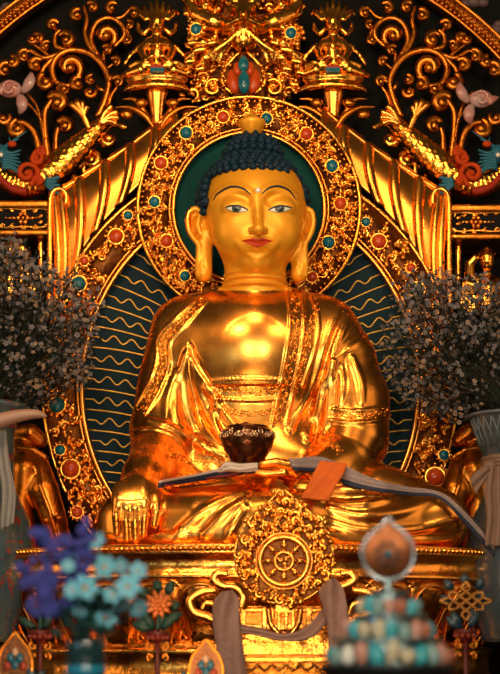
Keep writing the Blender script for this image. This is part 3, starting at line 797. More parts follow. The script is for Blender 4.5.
# ================================================================== arch over everything
arch = thing('arch_border', 'dark gilded arch moulding with small drops crossing the upper corners', 'arch', P(237, 340, 0.92))
CXA, CYA, RA = 237.0, 302.0, 353.0
mb = MB()
a = np.linspace(0.12, PI - 0.12, 120)
prof = [(0, 0.0), (0, -0.05), (2, -0.065), (4, -0.05), (5, -0.03), (13, -0.03), (15, -0.05), (18, -0.06), (20, -0.03), (20, 0.0)]
V = []; F = []; m = len(prof)
for t in a:
    for (dr, dy) in prof: V.append(P(CXA + (RA + dr) * math.cos(t), CYA - (RA + dr) * math.sin(t), 0.92) + np.array([0, dy, 0]))
for i in range(119):
    for j in range(m): F.append((i * m + j, i * m + (j + 1) % m, (i + 1) * m + (j + 1) % m, (i + 1) * m + j))
mb.add(V, F); mb.build('moulding', DIMGILT, arch)
mb = MB()
for k in range(190):
    t = 0.2 + (PI - 0.4) * k / 189; x, y = CXA + (RA + 9) * math.cos(t), CYA - (RA + 9) * math.sin(t)
    if -20 < x < 520 and y < 110:
        mb.ball(P(x, y, 0.88), np.array([L(2.6), L(3), L(2.6)]), 7, 5); spiral(mb, CXA + (RA + 15) * math.cos(t), CYA - (RA + 15) * math.sin(t), 3, t, 1, 0.865, 1.0, 1.0, 10, 5)
mb.build('drop_carving', DIMGILT, arch)
CLOUD = mat('faded_mauve_paint', (0.10, 0.06, 0.065), 0, 0.6, 0.1, 20)
for (x, y, lab) in ((474, 2, 'faded mauve cloud painted relief beyond the arch, top right corner'), (496, 30, 'small faded mauve cloud relief at the right edge under the top corner'), (4, 12, 'faded mauve cloud relief beyond the arch, top left corner')):
    mb = MB()
    for k, (dx, dy, r) in enumerate(((0, 0, 9), (-9, 2, 7), (9, 1, 7), (3, -5, 7))): mb.ball(P(x + dx, y + dy, 1.04), np.array([L(r), 0.03, L(r * 0.7)]), 14, 8)
    o = mb.build('cloud_relief', CLOUD); tag(o, lab, 'cloud carving')

# ================================================================== shelves with carved fronts and their posts
for side in (-1, 1):
    X = mxf(side); Y = 0.66; dy = 0 if side < 0 else 4
    root = thing('bracket_shelf', 'gilded shelf front with a flower on dark ground below the %s dragon' % ('left' if side < 0 else 'right'), 'shelf', P(X(20), 238 + dy, Y))
    def bx(mb, x0, y0, x1, y1, Ya, Yb):
        xa, xb = sorted((X(x0), X(x1))); p = P(xa, y1, Ya); q = P(xb, y0, Ya); mb.box((p[0], Ya, p[2]), (q[0], Yb, q[2]))
    mb = MB(); bx(mb, -30, 200 + dy, 49, 207 + dy, Y - 0.04, 0.98); bx(mb, -30, 229 + dy, 49, 235 + dy, Y - 0.04, 0.98); o_ = mb.build('rails', DIMGILT, root, False); md_ = o_.modifiers.new('bev', 'BEVEL'); md_.width = 0.012; md_.segments = 3  # rails take the dimmed gilding in place of shading
    mb = MB(); bx(mb, -30, 206 + dy, 49, 230 + dy, Y, 0.98); mb.build('dark_panel', BLACK, root, False)
    mb = MB()
    for k in range(6): 
        a_ = k * PI / 3; mb.ball(P(X(23) + 4.6 * math.cos(a_), 218 + dy + 4.6 * math.sin(a_), Y - 0.01), L(2.6), 8, 5)
    mb.ball(P(X(23), 218 + dy, Y - 0.015), L(2), 8, 5)
    for q in (-1, 1):
        for k in range(3): mb.ball(P(X(23) + q * (9 + 4 * k), 218 + dy, Y - 0.005), np.array([L(2.6 - 0.5 * k), L(1.6), L(1.7 - 0.3 * k)]), 8, 5)
        strand(mb, [(X(-5), 218 + dy + q * 9), (X(8), 218 + dy + q * 9.5), (X(23), 218 + dy + q * 5.5 + q * 3), (X(38), 218 + dy + q * 9.5), (X(49), 218 + dy + q * 8)], 1.4, 1.4, Y - 0.005, 30, 6)
        for k in range(5): spiral(mb, X(2 + 11 * k), 218 + dy + q * 8.5, 3.0, 1.2 * k, 1, Y - 0.005, 1.1, 1.1, 12, 5)
        leaf(mb, X(44), 218 + dy + q * 3, 7, 2.0, mxa(PI, side), Y - 0.005)
    mb.build('flower_carving', GILT, root)
    mb = MB()
    c = P(X(41), 300, Y + 0.05); hgt = P(0, 236 + dy, Y + 0.05)[2] - c[2]
    mb.lathe(c, [(L(5.5), 0), (L(5.5), hgt * 0.1), (L(3.6), hgt * 0.2), (L(3.6), hgt * 0.75), (L(4.6), hgt * 0.8), (L(3.4), hgt * 0.86), (L(6), hgt)], 16); mb.build('post', GILT, root)

# ================================================================== carved robe trims (lie on the robe)
def spiral_on(mb, x, y, r, ang, flip, tr, turns=1.1, n=13):
    pts = []
    for t in np.linspace(0, 1, n):
        a = ang + flip * turns * 2 * PI * t; q = r * (1 - t) ** 0.8
        h, nn = hitn(x + q * math.cos(a), y - q * math.sin(a))
        if h is None or (pts and np.linalg.norm(h - pts[-1]) > 0.05): continue
        pts.append(h + nn * 0.002)
    if len(pts) > 3: mb.tube(pts, tr * S, 6)
def trim(path, w, step=None):
    mb = MB(); pp = spline(path, 400); d = np.r_[0, np.cumsum(np.linalg.norm(np.diff(pp, axis=0), axis=1))]
    step = step or w * 0.95; k = 0
    for q in np.arange(step * 0.5, d[-1], step):
        i = min(398, int(np.searchsorted(d, q))); x, y = pp[i]; tx, ty = pp[i + 1] - pp[i]
        ang = math.atan2(-ty, tx); k += 1; sgn = 1 if k % 2 else -1
        spiral_on(mb, x, y, w * 0.42, ang + PI, sgn, 0.85)
        nx, ny = -ty, tx; l = math.hypot(nx, ny) + 1e-9
        for e in (-1, 1):
            h, nn = hitn(x + e * nx / l * w * 0.36 + tx / l * step * 0.5, y + e * ny / l * w * 0.36 + ty / l * step * 0.5)
            if h is not None: mb.ball(h, L(1.05), 6, 4)
    line_on(mb, [tuple(p) for p in pp[::25]], 0.5, 40, 0.001, 1.0)
    mb.build('robe_trim', GILT, buddha)
trim([(204, 299), (178, 324), (164, 341), (162, 362), (154, 387), (141, 411)], 10)
trim([(294, 290), (297, 321), (292, 361), (279, 424)], 13)
trim([(318, 300), (312, 326), (306, 350), (294, 392)], 9)
trim([(333, 414), (350, 417), (371, 415), (390, 410)], 9)
trim([(214, 391.5), (240, 391.5), (262, 391.5), (281, 390)], 11)
trim([(222, 410), (240, 413), (260, 413), (274, 409)], 7)
trim([(170, 453), (186, 460), (204, 462), (220, 462)], 9)
trim([(322, 428), (330, 440), (340, 452)], 8)

def strip(name, top, bot, Yf, m, parent, n=60, k=10, wav=0.0, waves=5, thick=0.008):
    """a hanging cloth between two pixel paths"""
    a, b = spline(top, n), spline(bot, n); V = []; F = []
    for i in range(n):
        for j in range(k):
            v = j / (k - 1); x = a[i][0] * (1 - v) + b[i][0] * v; y = a[i][1] * (1 - v) + b[i][1] * v
            Y = Yf(i / (n - 1), v, x, y) + wav * math.sin(waves * 2 * PI * v + i * 0.11)
            V.append(P(x, y, Y))
    for i in range(n - 1):
        for j in range(k - 1): F.append((i * k + j, i * k + j + 1, (i + 1) * k + j + 1, (i + 1) * k + j))
    o = new_mesh(name, V, F, m, True, parent); md = o.modifiers.new('thick', 'SOLIDIFY'); md.thickness = thick; md.offset = 0
    return o
# ================================================================== alms bowl
BRONZE = mat('dark_bronze', (0.16, 0.055, 0.02), 0.9, 0.24, 0.3, 30, 0.25, 12, (0.07, 0.03, 0.015), rvar=0.08)
SILVERG = mat('worn_silver_gilt', (0.72, 0.52, 0.33), 1.0, 0.25, 0.2, 50)
YB = -0.52
bowl = thing('alms_bowl', 'dark bronze round bowl with silvery scrolls held in the lap of the golden statue', 'bowl', P(247, 468, YB))
c = P(247.5, 468, YB); u = L(1, YB)
mb = MB(); mb.lathe(c, [(0.001, 0), (12 * u, 0), (13 * u, 2 * u), (17 * u, 7 * u), (24 * u, 19 * u), (27.5 * u, 30 * u), (27 * u, 35 * u), (22 * u, 39.5 * u), (20 * u, 40 * u), (21 * u, 41.5 * u), (18 * u, 42 * u), (17 * u, 38 * u), (0.001, 38 * u)], 48); mb.build('bowl_body', BRONZE, bowl)
mb = MB()
for k in range(11):
    a0 = 2 * PI * k / 11 + 0.1
    for (da, dz, r, f) in ((0, 34, 3.6, 1), (0.2, 31, 3.0, -1), (-0.2, 31, 3.0, 1)):
        pts = []
        for t in np.linspace(0, 1, 14):
            an = 1.5 + f * 2.4 * PI * t; q = r * (1 - t) ** 0.8
            zz = dz + q * math.sin(an); rr = np.interp(zz, [19, 30, 35, 39.5], [24.2, 27.8, 27.3, 22.4]); th = a0 + da + q * math.cos(an) / rr
            pts.append(c + u * np.array([rr * math.cos(th), rr * math.sin(th), zz]))
        mb.tube(pts, 0.8 * u, 5)
mb.build('scroll_relief', SILVERG, bowl)
mb = MB()
for k in range(16):
    a0 = rng.uniform(0, 2 * PI); q = rng.uniform(0, 15); mb.ball(c + u * np.array([q * math.cos(a0), q * math.sin(a0), 40 + rng.uniform(0, 3)]), 2.8 * u, 8, 5)
o = mb.build('offering_berries', mat('dark_red_berries', (0.10, 0.008, 0.006), 0, 0.35)); tag(o, 'small dark red berries heaped in the bronze bowl', 'offering', kind='stuff')

# ================================================================== cloths over the lap
LILAC = mat('lilac_grey_cloth', (0.24, 0.19, 0.20), 0, 0.8, 0.5, 160, 0.3, 60, (0.30, 0.24, 0.23))
NAVY = mat('navy_cloth', (0.008, 0.016, 0.045), 0, 0.7, 0.4, 160)
WHITEC = mat('off_white_cloth', (0.55, 0.47, 0.42), 0, 0.8, 0.4, 120)
REDC = mat('red_cloth', (0.42, 0.02, 0.02), 0, 0.7, 0.4, 120)
SAFF = mat('saffron_cloth', (0.62, 0.125, 0.004), 0, 0.75, 0.4, 90, 0.3, 20, (0.50, 0.085, 0.004))
def front(t, v, x, y, dd=0.02):
    best = None
    for dx in (0, -3, 3):
        h = hit(x + dx, y + 2)
        if h is not None: best = h[1] if best is None else min(best, h[1])
    return best
def smoothY(top, bot, dd, lo=-0.70):
    a, b = spline(top, 40), spline(bot, 40); ys = []
    for p, q in zip(a, b):
        c_ = [front(0, 0, p[0] * (1 - v) + q[0] * v, p[1] * (1 - v) + q[1] * v) for v in (0, 0.5, 1)]; c_ = [z for z in c_ if z is not None]
        ys.append(min(c_) if c_ else np.nan)
    ys = np.array(ys); ok = ~np.isnan(ys); ys = np.interp(np.arange(40), np.arange(40)[ok], ys[ok])
    for _ in range(6): ys = np.minimum(ys, np.convolve(np.pad(ys, 2, 'edge'), np.ones(5) / 5, 'valid'))
    return lambda t, v, x, y: max(lo, float(np.interp(t * 39, np.arange(40), ys))) - dd
lap = thing('lap_cloth', 'lilac grey striped cloth with navy border laid across the lap of the golden statue', 'cloth', P(300, 490, -0.6))
tl, bl = [(160, 481), (200, 473), (232, 465), (246, 463)], [(158, 488), (200, 481), (240, 475), (256, 473)]
mid = [(159, 483), (200, 475.5), (236, 468), (253, 466)]
g = smoothY(tl, bl, 0.035)
strip('left_end', tl, mid, g, WHITEC, lap, 60, 6)
strip('navy_border', mid, bl, lambda t, v, x, y: g(t, v, x, y) - 0.004, NAVY, lap, 60, 6)
strip('red_stripe', [(165, 485.5), (200, 479.2), (238, 473)], [(165, 486.7), (200, 480.4), (238, 474)], lambda t, v, x, y: g(t, v, x, y) - 0.010, REDC, lap, 50, 3)
tr_, br_ = [(288, 459), (320, 457), (345, 466), (372, 478), (408, 487), (442, 493), (470, 518), (498, 551)], [(292, 467), (322, 470), (346, 480), (372, 487), (408, 492), (440, 496), (467, 521), (496, 554)]
b2 = [(293, 470), (323, 474), (346, 485), (372, 491), (408, 495.5), (439, 499), (465, 524), (494, 557)]
g2 = smoothY(tr_, br_, 0.035)
strip('right_end', tr_, br_, g2, LILAC, lap, 90, 10, 0.002, 2)
strip('navy_border', br_, b2, lambda t, v, x, y: g2(t, v, x, y) - 0.004, NAVY, lap, 90, 5)
o = strip('crumpled_cloth', [(221, 468), (226, 462), (240, 464), (258, 463)], [(218, 472), (228, 471), (242, 472), (258, 470)], lambda t, v, x, y: -0.70 - 0.02 * math.sin(3 * v), WHITEC, None, 40, 8, 0.012, 2)
tag(o, 'crumpled white cloth under the bronze bowl', 'cloth')
so = [(330, 459), (341, 463), (346, 466)], [(318, 462), (312, 475), (304, 492), (300, 498)]
o = strip('saffron_scarf', [(320, 461), (313, 474), (305, 490), (301, 498)], [(347, 464), (343, 474), (335, 488), (329, 501)], lambda t, v, x, y: g2(0.3, v, x, y) - 0.025 - 0.10 * t, SAFF, None, 40, 14, 0.006, 1.5)
tag(o, 'saffron orange scarf lying over the left hand and lap', 'scarf')

# ================================================================== lotus throne
RX, RY = 1.32, 0.88
DARKG = mat('dark_red_gilding', (0.42, 0.13, 0.018), 1.0, 0.3, 0.5, 30, 0.25, 10, (0.60, 0.22, 0.03), rvar=0.1)  # darker, redder gilding for core, petals and panel ground
thr = thing('lotus_throne', 'gilded oval pedestal with bead moulding and petals under the seated statue', 'pedestal', (0, 0, 0.0))
def zf(py, Y=-0.88): return P(0, py, Y)[2]
mb = MB()
mb.lathe((0, 0, 0), [(0.001, zf(542)), (0.93, zf(542)), (0.99, zf(543.5)), (1.0, zf(545)), (0.985, zf(547)), (0.985, zf(550)), (0.99, zf(552)), (0.965, zf(556)), (0.955, zf(562)), (0.965, zf(572)), (0.985, zf(575)), (0.98, zf(578)), (0.93, zf(580)), (0.001, zf(580))], 128, sx=RX, sy=RY)
mb.build('seat_slab', HAMMER, thr)
mb = MB(); th = np.linspace(PI, 2 * PI, 4000); ex, ey = RX * np.cos(th), RY * np.sin(th); arc = np.r_[0, np.cumsum(np.hypot(np.diff(ex), np.diff(ey)))]
nb = int(arc[-1] / (5.6 * S * 0.89))
for k in range(nb):
    t = np.interp((k + 0.5) / nb * arc[-1], arc, th); mb.ball((RX * 1.0 * math.cos(t), RY * 1.0 * math.sin(t), zf(548)), L(2.9, -0.88), 8, 6)
mb.build('bead_moulding', GILT, thr)
mb = MB()
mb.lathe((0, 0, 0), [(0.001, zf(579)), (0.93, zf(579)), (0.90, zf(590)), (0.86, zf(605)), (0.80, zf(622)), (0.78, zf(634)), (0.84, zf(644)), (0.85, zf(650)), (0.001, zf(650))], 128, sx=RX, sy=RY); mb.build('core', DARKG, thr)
mb = MB()
mb.lathe((0, 0, 0), [(0.001, zf(648)), (0.90, zf(648)), (0.92, zf(652)), (0.90, zf(656)), (0.90, zf(676)), (0.94, zf(682)), (0.94, 0.55), (1.0, 0.5), (1.0, 0.0), (0.001, 0.0)], 128, sx=RX, sy=RY); mb.build('plinth', HAMMER, thr)
# petals
def petal_meshes():
    hw, hh = 0.142, 0.30
    arch_ = [(-hw * 0.55, -hh), (-hw * 0.95, -hh * 0.45), (-hw, -0.09), (-hw * 0.72, -0.025), (0, 0.0), (hw * 0.72, -0.025), (hw, -0.09), (hw * 0.95, -hh * 0.45), (hw * 0.55, -hh)]
    ap = spline(arch_, 40)
    def off(z): return -0.13 * ((-z) / hh) ** 1.1 * -1
    rim = MB(); rim.tube([(x, off(z) - 0.012, z) for x, z in ap], 0.0105, 8)
    inner = spline([(x * 0.66, z * 0.92 - 0.035) for x, z in arch_], 40); rim.tube([(x, off(z) - 0.05, z) for x, z in inner], 0.005, 6)
    body = MB(); V = []; F = []; nr = 9
    for i in range(40):
        for j in range(nr):
            q = j / (nr - 1); x = ap[i][0] * q; z = -0.16 + (ap[i][1] + 0.16) * q
            V.append((x, off(z) - 0.055 * (1 - q * q) ** 0.7 - 0.006, z))
    for i in range(39):
        for j in range(nr - 1): F.append((i * nr + j, (i + 1) * nr + j, (i + 1) * nr + j + 1, i * nr + j + 1))
    body.add(V, F); return rim, body
rm_, bd_ = petal_meshes()
p0 = None; NP = 15
for k in range(NP):
    t = np.interp((k + 0.5) / NP * arc[-1], arc, th)
    nx, ny = math.cos(t) / RX, math.sin(t) / RY; l = math.hypot(nx, ny); rz = math.atan2(ny, nx) + PI / 2
    if p0 is None:
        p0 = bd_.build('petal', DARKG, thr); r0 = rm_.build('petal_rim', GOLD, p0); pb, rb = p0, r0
    else:
        pb = p0.copy(); COL.objects.link(pb); rb = r0.copy(); COL.objects.link(rb); rb.parent = pb
    pb.location = (RX * 0.935 * math.cos(t), RY * 0.935 * math.sin(t), zf(576)); pb.rotation_euler = (0, 0, rz)
# big S scrolls beside the wheel and the slatted front panel
for sg in (-1, 1):
    mb = MB(); X = (lambda x: x) if sg < 0 else (lambda x: 568 - x)
    for path, a, b in (([(240, 608), (243, 597), (236, 588), (224, 586), (214, 580), (218, 573), (228, 574)], 6.5, 3.5), ([(216, 590), (202, 592), (190, 600), (194, 612), (208, 617), (222, 624)], 3.5, 5.5), ([(222, 622), (216, 606), (206, 603), (202, 609)], 3.5, 2)):
        strand(mb, [(X(x), y) for x, y in path], a, b, -0.99, 44, 10, False, 0, 0.6)
    mb.build('scroll_bracket', GOLD, thr)
mb = MB()
def bxp(mb, x0, y0, x1, y1, Ya, Yb): p, q = P(x0, y1, Ya), P(x1, y0, Ya); mb.box((p[0], Ya, p[2]), (q[0], Yb, q[2]))
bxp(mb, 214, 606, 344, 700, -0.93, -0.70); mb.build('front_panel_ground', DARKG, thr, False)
mb = MB()
for y0, y1, Yq in ((608, 612, -0.955), (624, 630, -0.965), (634, 655, -0.955), (657, 662, -0.97)): bxp(mb, 214, y0, 344, y1, Yq, -0.92)
for x0, x1 in ((240, 246), (262, 267), (270, 274), (277, 281), (284, 288), (291, 295), (306, 312), (322, 326)): bxp(mb, x0, 607, x1, 630, -0.975, -0.92)
strand(mb, [(268, 608), (271, 624), (278, 633), (284, 636), (291, 633), (298, 624), (301, 608)], 3.2, 3.2, -0.985, 40, 8)
for k in range(9): strand(mb, [(216 + 14 * k, 664), (223 + 14 * k, 670), (230 + 14 * k, 664)], 1.6, 1.6, -0.975, 14, 6)
o = mb.build('slatted_front', HAMMER, thr, False); md = o.modifiers.new('bev', 'BEVEL'); md.width = 0.004; md.segments = 2

# ================================================================== wheel emblem
YW = -1.08; WX, WY = 284.0, 561.0
wh = thing('wheel_emblem', 'round gilded eight spoked wheel in a pear shaped scroll frame before the throne', 'emblem', P(284, 606, YW))
def pear(x, y):
    d = math.hypot(x - 284, y - 555)
    if d < 49: return True
    return 490 < y < 530 and abs(x - 283) < (y - 489) * 0.95
mb = MB(); ol = [(284 + 49 * math.cos(t), 555 - 49 * math.sin(t)) for t in np.linspace(math.radians(130), math.radians(410), 60)] + [(300, 504), (283.5, 490), (267, 504)]
mb.prism([tuple(P(x * 0.96 + 284 * 0.04, y * 0.96 + 555 * 0.04, YW)[[0, 2]]) for x, y in ol][::-1], YW + 0.004, YW + 0.03); mb.build('back_plate', GROUND, wh, False)
mb = MB(); fill(mb, lambda x, y: pear(x, y) and math.hypot(x - WX, y - WY) > 31 and (math.hypot(x - 284, y - 555) < 46 or y < 525), (225, 485, 345, 612), YW - 0.005, 9.0, 2.0, 11)
strand(mb, ol + ol[:1], 1.5, 1.5, YW, 120, 6); mb.build('scroll_frame', GILT, wh)
mb = MB(); torus(mb, WX, WY, 24, 2.9, YW - 0.03, 72, 10); torus(mb, WX, WY, 28, 1.2, YW - 0.02, 72, 6); mb.build('wheel_rim', GOLD, wh)
mb = MB()
mb.prism([tuple(P(WX + 24 * math.cos(t), WY - 24 * math.sin(t), YW)[[0, 2]]) for t in np.linspace(0, 2 * PI, 48, endpoint=False)], YW - 0.012, YW + 0.02); mb.build('wheel_disc', GROUND, wh, False)
mb = MB(); torus(mb, WX, WY, 9, 1.9, YW - 0.035, 48, 10); 
for k in range(3):
    a0 = 2 * PI * k / 3 + 0.4; spiral(mb, WX + 3.4 * math.cos(a0), WY - 3.4 * math.sin(a0), 3.2, a0, 1, YW - 0.035, 1.1, 0.8, 14, 6)
mb.build('hub', GOLD, wh)
for k in range(8):
    a0 = 2 * PI * k / 8 + PI / 8 * 0; mb = MB(); q = lambda r: (WX + r * math.cos(a0), WY - r * math.sin(a0))
    pts = [P(*q(r), YW - 0.03) for r in (10, 12, 14, 16, 18, 20, 22)]; mb.tube(pts, [L(v, YW) for v in (1.4, 1.8, 3.0, 3.6, 2.8, 1.4, 1.2)], 8); mb.build('spoke', GOLD, wh)
mb = MB(); bxp(mb, 276, 600, 292, 612, YW, -0.95); mb.build('mounting_block', GOLD, wh, False)

# ================================================================== offering scarf round the wheel's foot
KATA = mat('dusty_pink_silk', (0.19, 0.105, 0.085), 0, 0.65, 0.5, 60, 0.3, 14, (0.24, 0.14, 0.115))
kt = thing('offering_scarf', 'dusty pink silk scarf hanging in two ends below the gilded wheel', 'scarf', P(284, 640, -1.15))
strip('left_end', [(221, 592), (214, 602), (213, 622), (217, 650), (224, 690)], [(232, 590), (239, 600), (239, 620), (243, 650), (250, 690)], lambda t, v, x, y: -1.10 - 0.02 * math.sin(v * PI), KATA, kt, 50, 22, 0.009, 1.3)
strip('right_end', [(326, 582), (319, 592), (323, 606), (328, 630), (331, 680)], [(334, 578), (343, 588), (347, 606), (349, 630), (352, 680)], lambda t, v, x, y: -1.14 - 0.02 * math.sin(v * PI), KATA, kt, 50, 22, 0.009, 1.3)
strip('swag', [(238, 624), (258, 628), (282, 634), (304, 629), (320, 612), (330, 598)], [(240, 632), (262, 636), (286, 641), (312, 637), (328, 620), (336, 606)], lambda t, v, x, y: -1.06 - 0.05 * math.sin(PI * t) - 0.04 * v, KATA, kt, 60, 12, 0.008, 1.5)

# ================================================================== throne animals behind the lotus seat
for side in (-1, 1):
    X = mxf(side)
    fb = Field(np.arange(-1.5, -0.85, 0.009) if side < 0 else np.arange(0.85, 1.5, 0.009), np.arange(0.05, 0.55, 0.009), np.arange(P(0, 580, .3)[2], P(0, 405, .3)[2], 0.009))
    def CC(pts, k=8, op='add'): fb.chain([P(X(x), y, Y) for x, y, Y, r in pts], [L(r, Y) for x, y, Y, r in pts], L(k), op)
    CC([(20, 452, .30, 15), (24, 470, .25, 16), (30, 490, .25, 13)], 6); CC([(36, 462, .28, 12), (44, 490, .22, 15), (54, 520, .22, 13), (64, 556, .25, 10)], 4)
    CC([(24, 470, .22, 13), (20, 500, .24, 12), (26, 540, .25, 12), (30, 566, .26, 13)], 5); CC([(14, 434, .3, 9), (30, 432, .28, 9), (40, 440, .3, 8)], 3)
    CC([(38, 466, .17, 2.5), (40, 486, .10, 2.5), (50, 512, .10, 2.5), (60, 545, .14, 2)], 3); CC([(20, 448, .16, 3), (34, 450, .16, 3), (46, 458, .18, 3)], 3)
    CC([(46, 520, .12, 3.5), (60, 518, .14, 3)], 3)
    V, F = fb.mesh(2); o = new_mesh('throne_animal', V, F, DIMGILT)
    tag(o, 'smooth dark gilded animal haunch beside the carved frame, left of the seat' if side < 0 else 'smooth dark gilded animal haunch beside the carved frame, right of the seat', 'carving')
# ================================================================== winged guardian at the crown of the throne back
gar = thing('winged_guardian', 'gilded winged guardian mass with a blue and orange flame jewel at the top centre', 'carving', P(243, 100, 0.72))
YG = 0.70
mb = MB(); mb.prism([tuple(P(x, y, YG)[[0, 2]]) for x, y in [(196, 97), (194, 60), (194, 20), (204, -25), (284, -25), (293, 20), (293, 60), (291, 97)]][::-1], YG + 0.03, YG + 0.08); mb.build('back_plate', GROUND, gar, False)
g = Field(np.arange(-0.36, 0.30, 0.006), np.arange(0.36, 0.80, 0.008), np.arange(P(0, 100, YG)[2], P(0, -30, YG)[2], 0.006))
def G(pts, k=4, op='add'): g.chain([P(x, y, YG + Y) for x, y, Y, r in pts], [L(r, YG) for x, y, Y, r in pts], L(k), op)
def Gm(pts, k=4, op='add'):
    G(pts, k, op); G([(487 - x, y, Y, r) for x, y, Y, r in pts], k, op)
G([(243.5, -12, -.10, 13), (243.5, 8, -.13, 12)], 6); G([(243.5, 12, -.18, 9), (243.5, 18, -.19, 7)], 3)          # head, muzzle
Gm([(238, 6, -.20, 3.2), (233, 5, -.19, 2.4)], 2); G([(243.5, 9, -.22, 2.6), (243.5, 15, -.235, 3)], 2)
Gm([(234, -6, -.16, 3.5), (226, -14, -.14, 3), (222, -22, -.12, 2)], 2)
Gm([(235, 0, -.18, 3), (228, 4, -.17, 2)], 2); Gm([(237, 20, -.19, 3), (229, 24, -.17, 3), (222, 20, -.15, 2.5)], 2)
G([(243.5, 24, -.08, 14), (243.5, 40, -.09, 12)], 6)
Gm([(228, 26, -.10, 8), (212, 22, -.10, 9), (196, 14, -.09, 7), (190, 2, -.08, 6)], 5)
for k in range(4): Gm([(238 - 3 * k, 32 + 3 * k, -.14, 2.6), (226 - 3.4 * k, 44 + 2 * k, -.13, 2.8), (219 - 5.5 * k, 62 - 1.5 * k, -.11, 2.0)], 1.4)
for (x, y, r) in ((206, 24, 7), (200, 46, 8), (190, 58, 7), (207, 55, 6), (212, 40, 6), (192, 40, 6), (186, 70, 6), (200, 66, 6), (215, 12, 6), (203, 8, 7), (196, -6, 7), (212, -6, 6)):
    Gm([(x, y, -.07, r), (x + 3, y - 3, -.09, r * 0.7)], 1.6); Gm([(x - r * .5, y + r * .6, -.11, r * .42), (x + r * .6, y + r * .4, -.11, r * .38)], 1.0)
V, F = g.mesh(1); new_mesh('guardian_body', V, F, GILT, True, gar)
mb = MB()
fill(mb, lambda x, y: True, (190, -10, 298, 98), YG + 0.01, 11, 2.4, 21, [(243.5, 76, 23), (243.5, 20, 24)])
for q in (0, 1):
    X = (lambda x: x) if q == 0 else (lambda x: 487 - x); sd = -1 if q == 0 else 1
    spiral(mb, X(213), 88, 9, mxa(0.8, sd), -sd, YG - 0.09, 2.3, 1.5, 30, 8); spiral(mb, X(204), 78, 6, mxa(2.8, sd), sd, YG - 0.08, 1.9, 1.3, 24, 8)
    strand(mb, [(X(233), 94), (X(224), 86), (X(222), 74), (X(230), 62), (X(240), 52)], 2.4, 1.6, YG - 0.10, 24, 8)
    for k in range(5): mb.ball(P(X(226 - 1.5 * k % 4), 66 + 5 * k, YG - 0.12), L(2.3, YG), 8, 6)
mb.build('cloud_scrollwork', GILT, gar)
for x, y in ((196, 29), (291, 33)): jewel(x, y, 5.4, TURQ, YG - 0.16, gar, 'turquoise_jewel')
def teardrop(cx, y0, y1, w, d, Y, lean=0.0, n=14, nu=16, tip=0.75):
    mb = MB(); t = np.linspace(0, 1, n); pts = [P(cx + lean * math.sin(PI * q * 0.5), y0 + (y1 - y0) * q, Y) for q in t]
    rr = [max(0.05, w * (math.sin(PI * q ** tip)) ** 0.75) * S for q in t]
    mb.tube(pts, rr, nu, d); return mb
teardrop(244, 94, 68, 6.5, 0.8, YG - 0.14).build('blue_flame_petal', TURQ, gar)
teardrop(243.5, 72, 55, 6, 0.7, YG - 0.13).build('blue_flame_tip', TURQ, gar)
ORG2 = mat('orange_lacquer', (0.46, 0.055, 0.006), 0, 0.3, coat=0.15, spec=0.25)
teardrop(236, 94, 69, 6.5, 0.7, YG - 0.12, -5).build('orange_flame_petal', ORG2, gar); teardrop(251, 94, 69, 6.5, 0.7, YG - 0.12, 5).build('orange_flame_petal', ORG2, gar)
teardrop(238, 76, 62, 4.5, 0.7, YG - 0.11, -1).build('orange_flame_petal', ORG2, gar); teardrop(249.5, 76, 62, 4.5, 0.7, YG - 0.11, 1).build('orange_flame_petal', ORG2, gar)

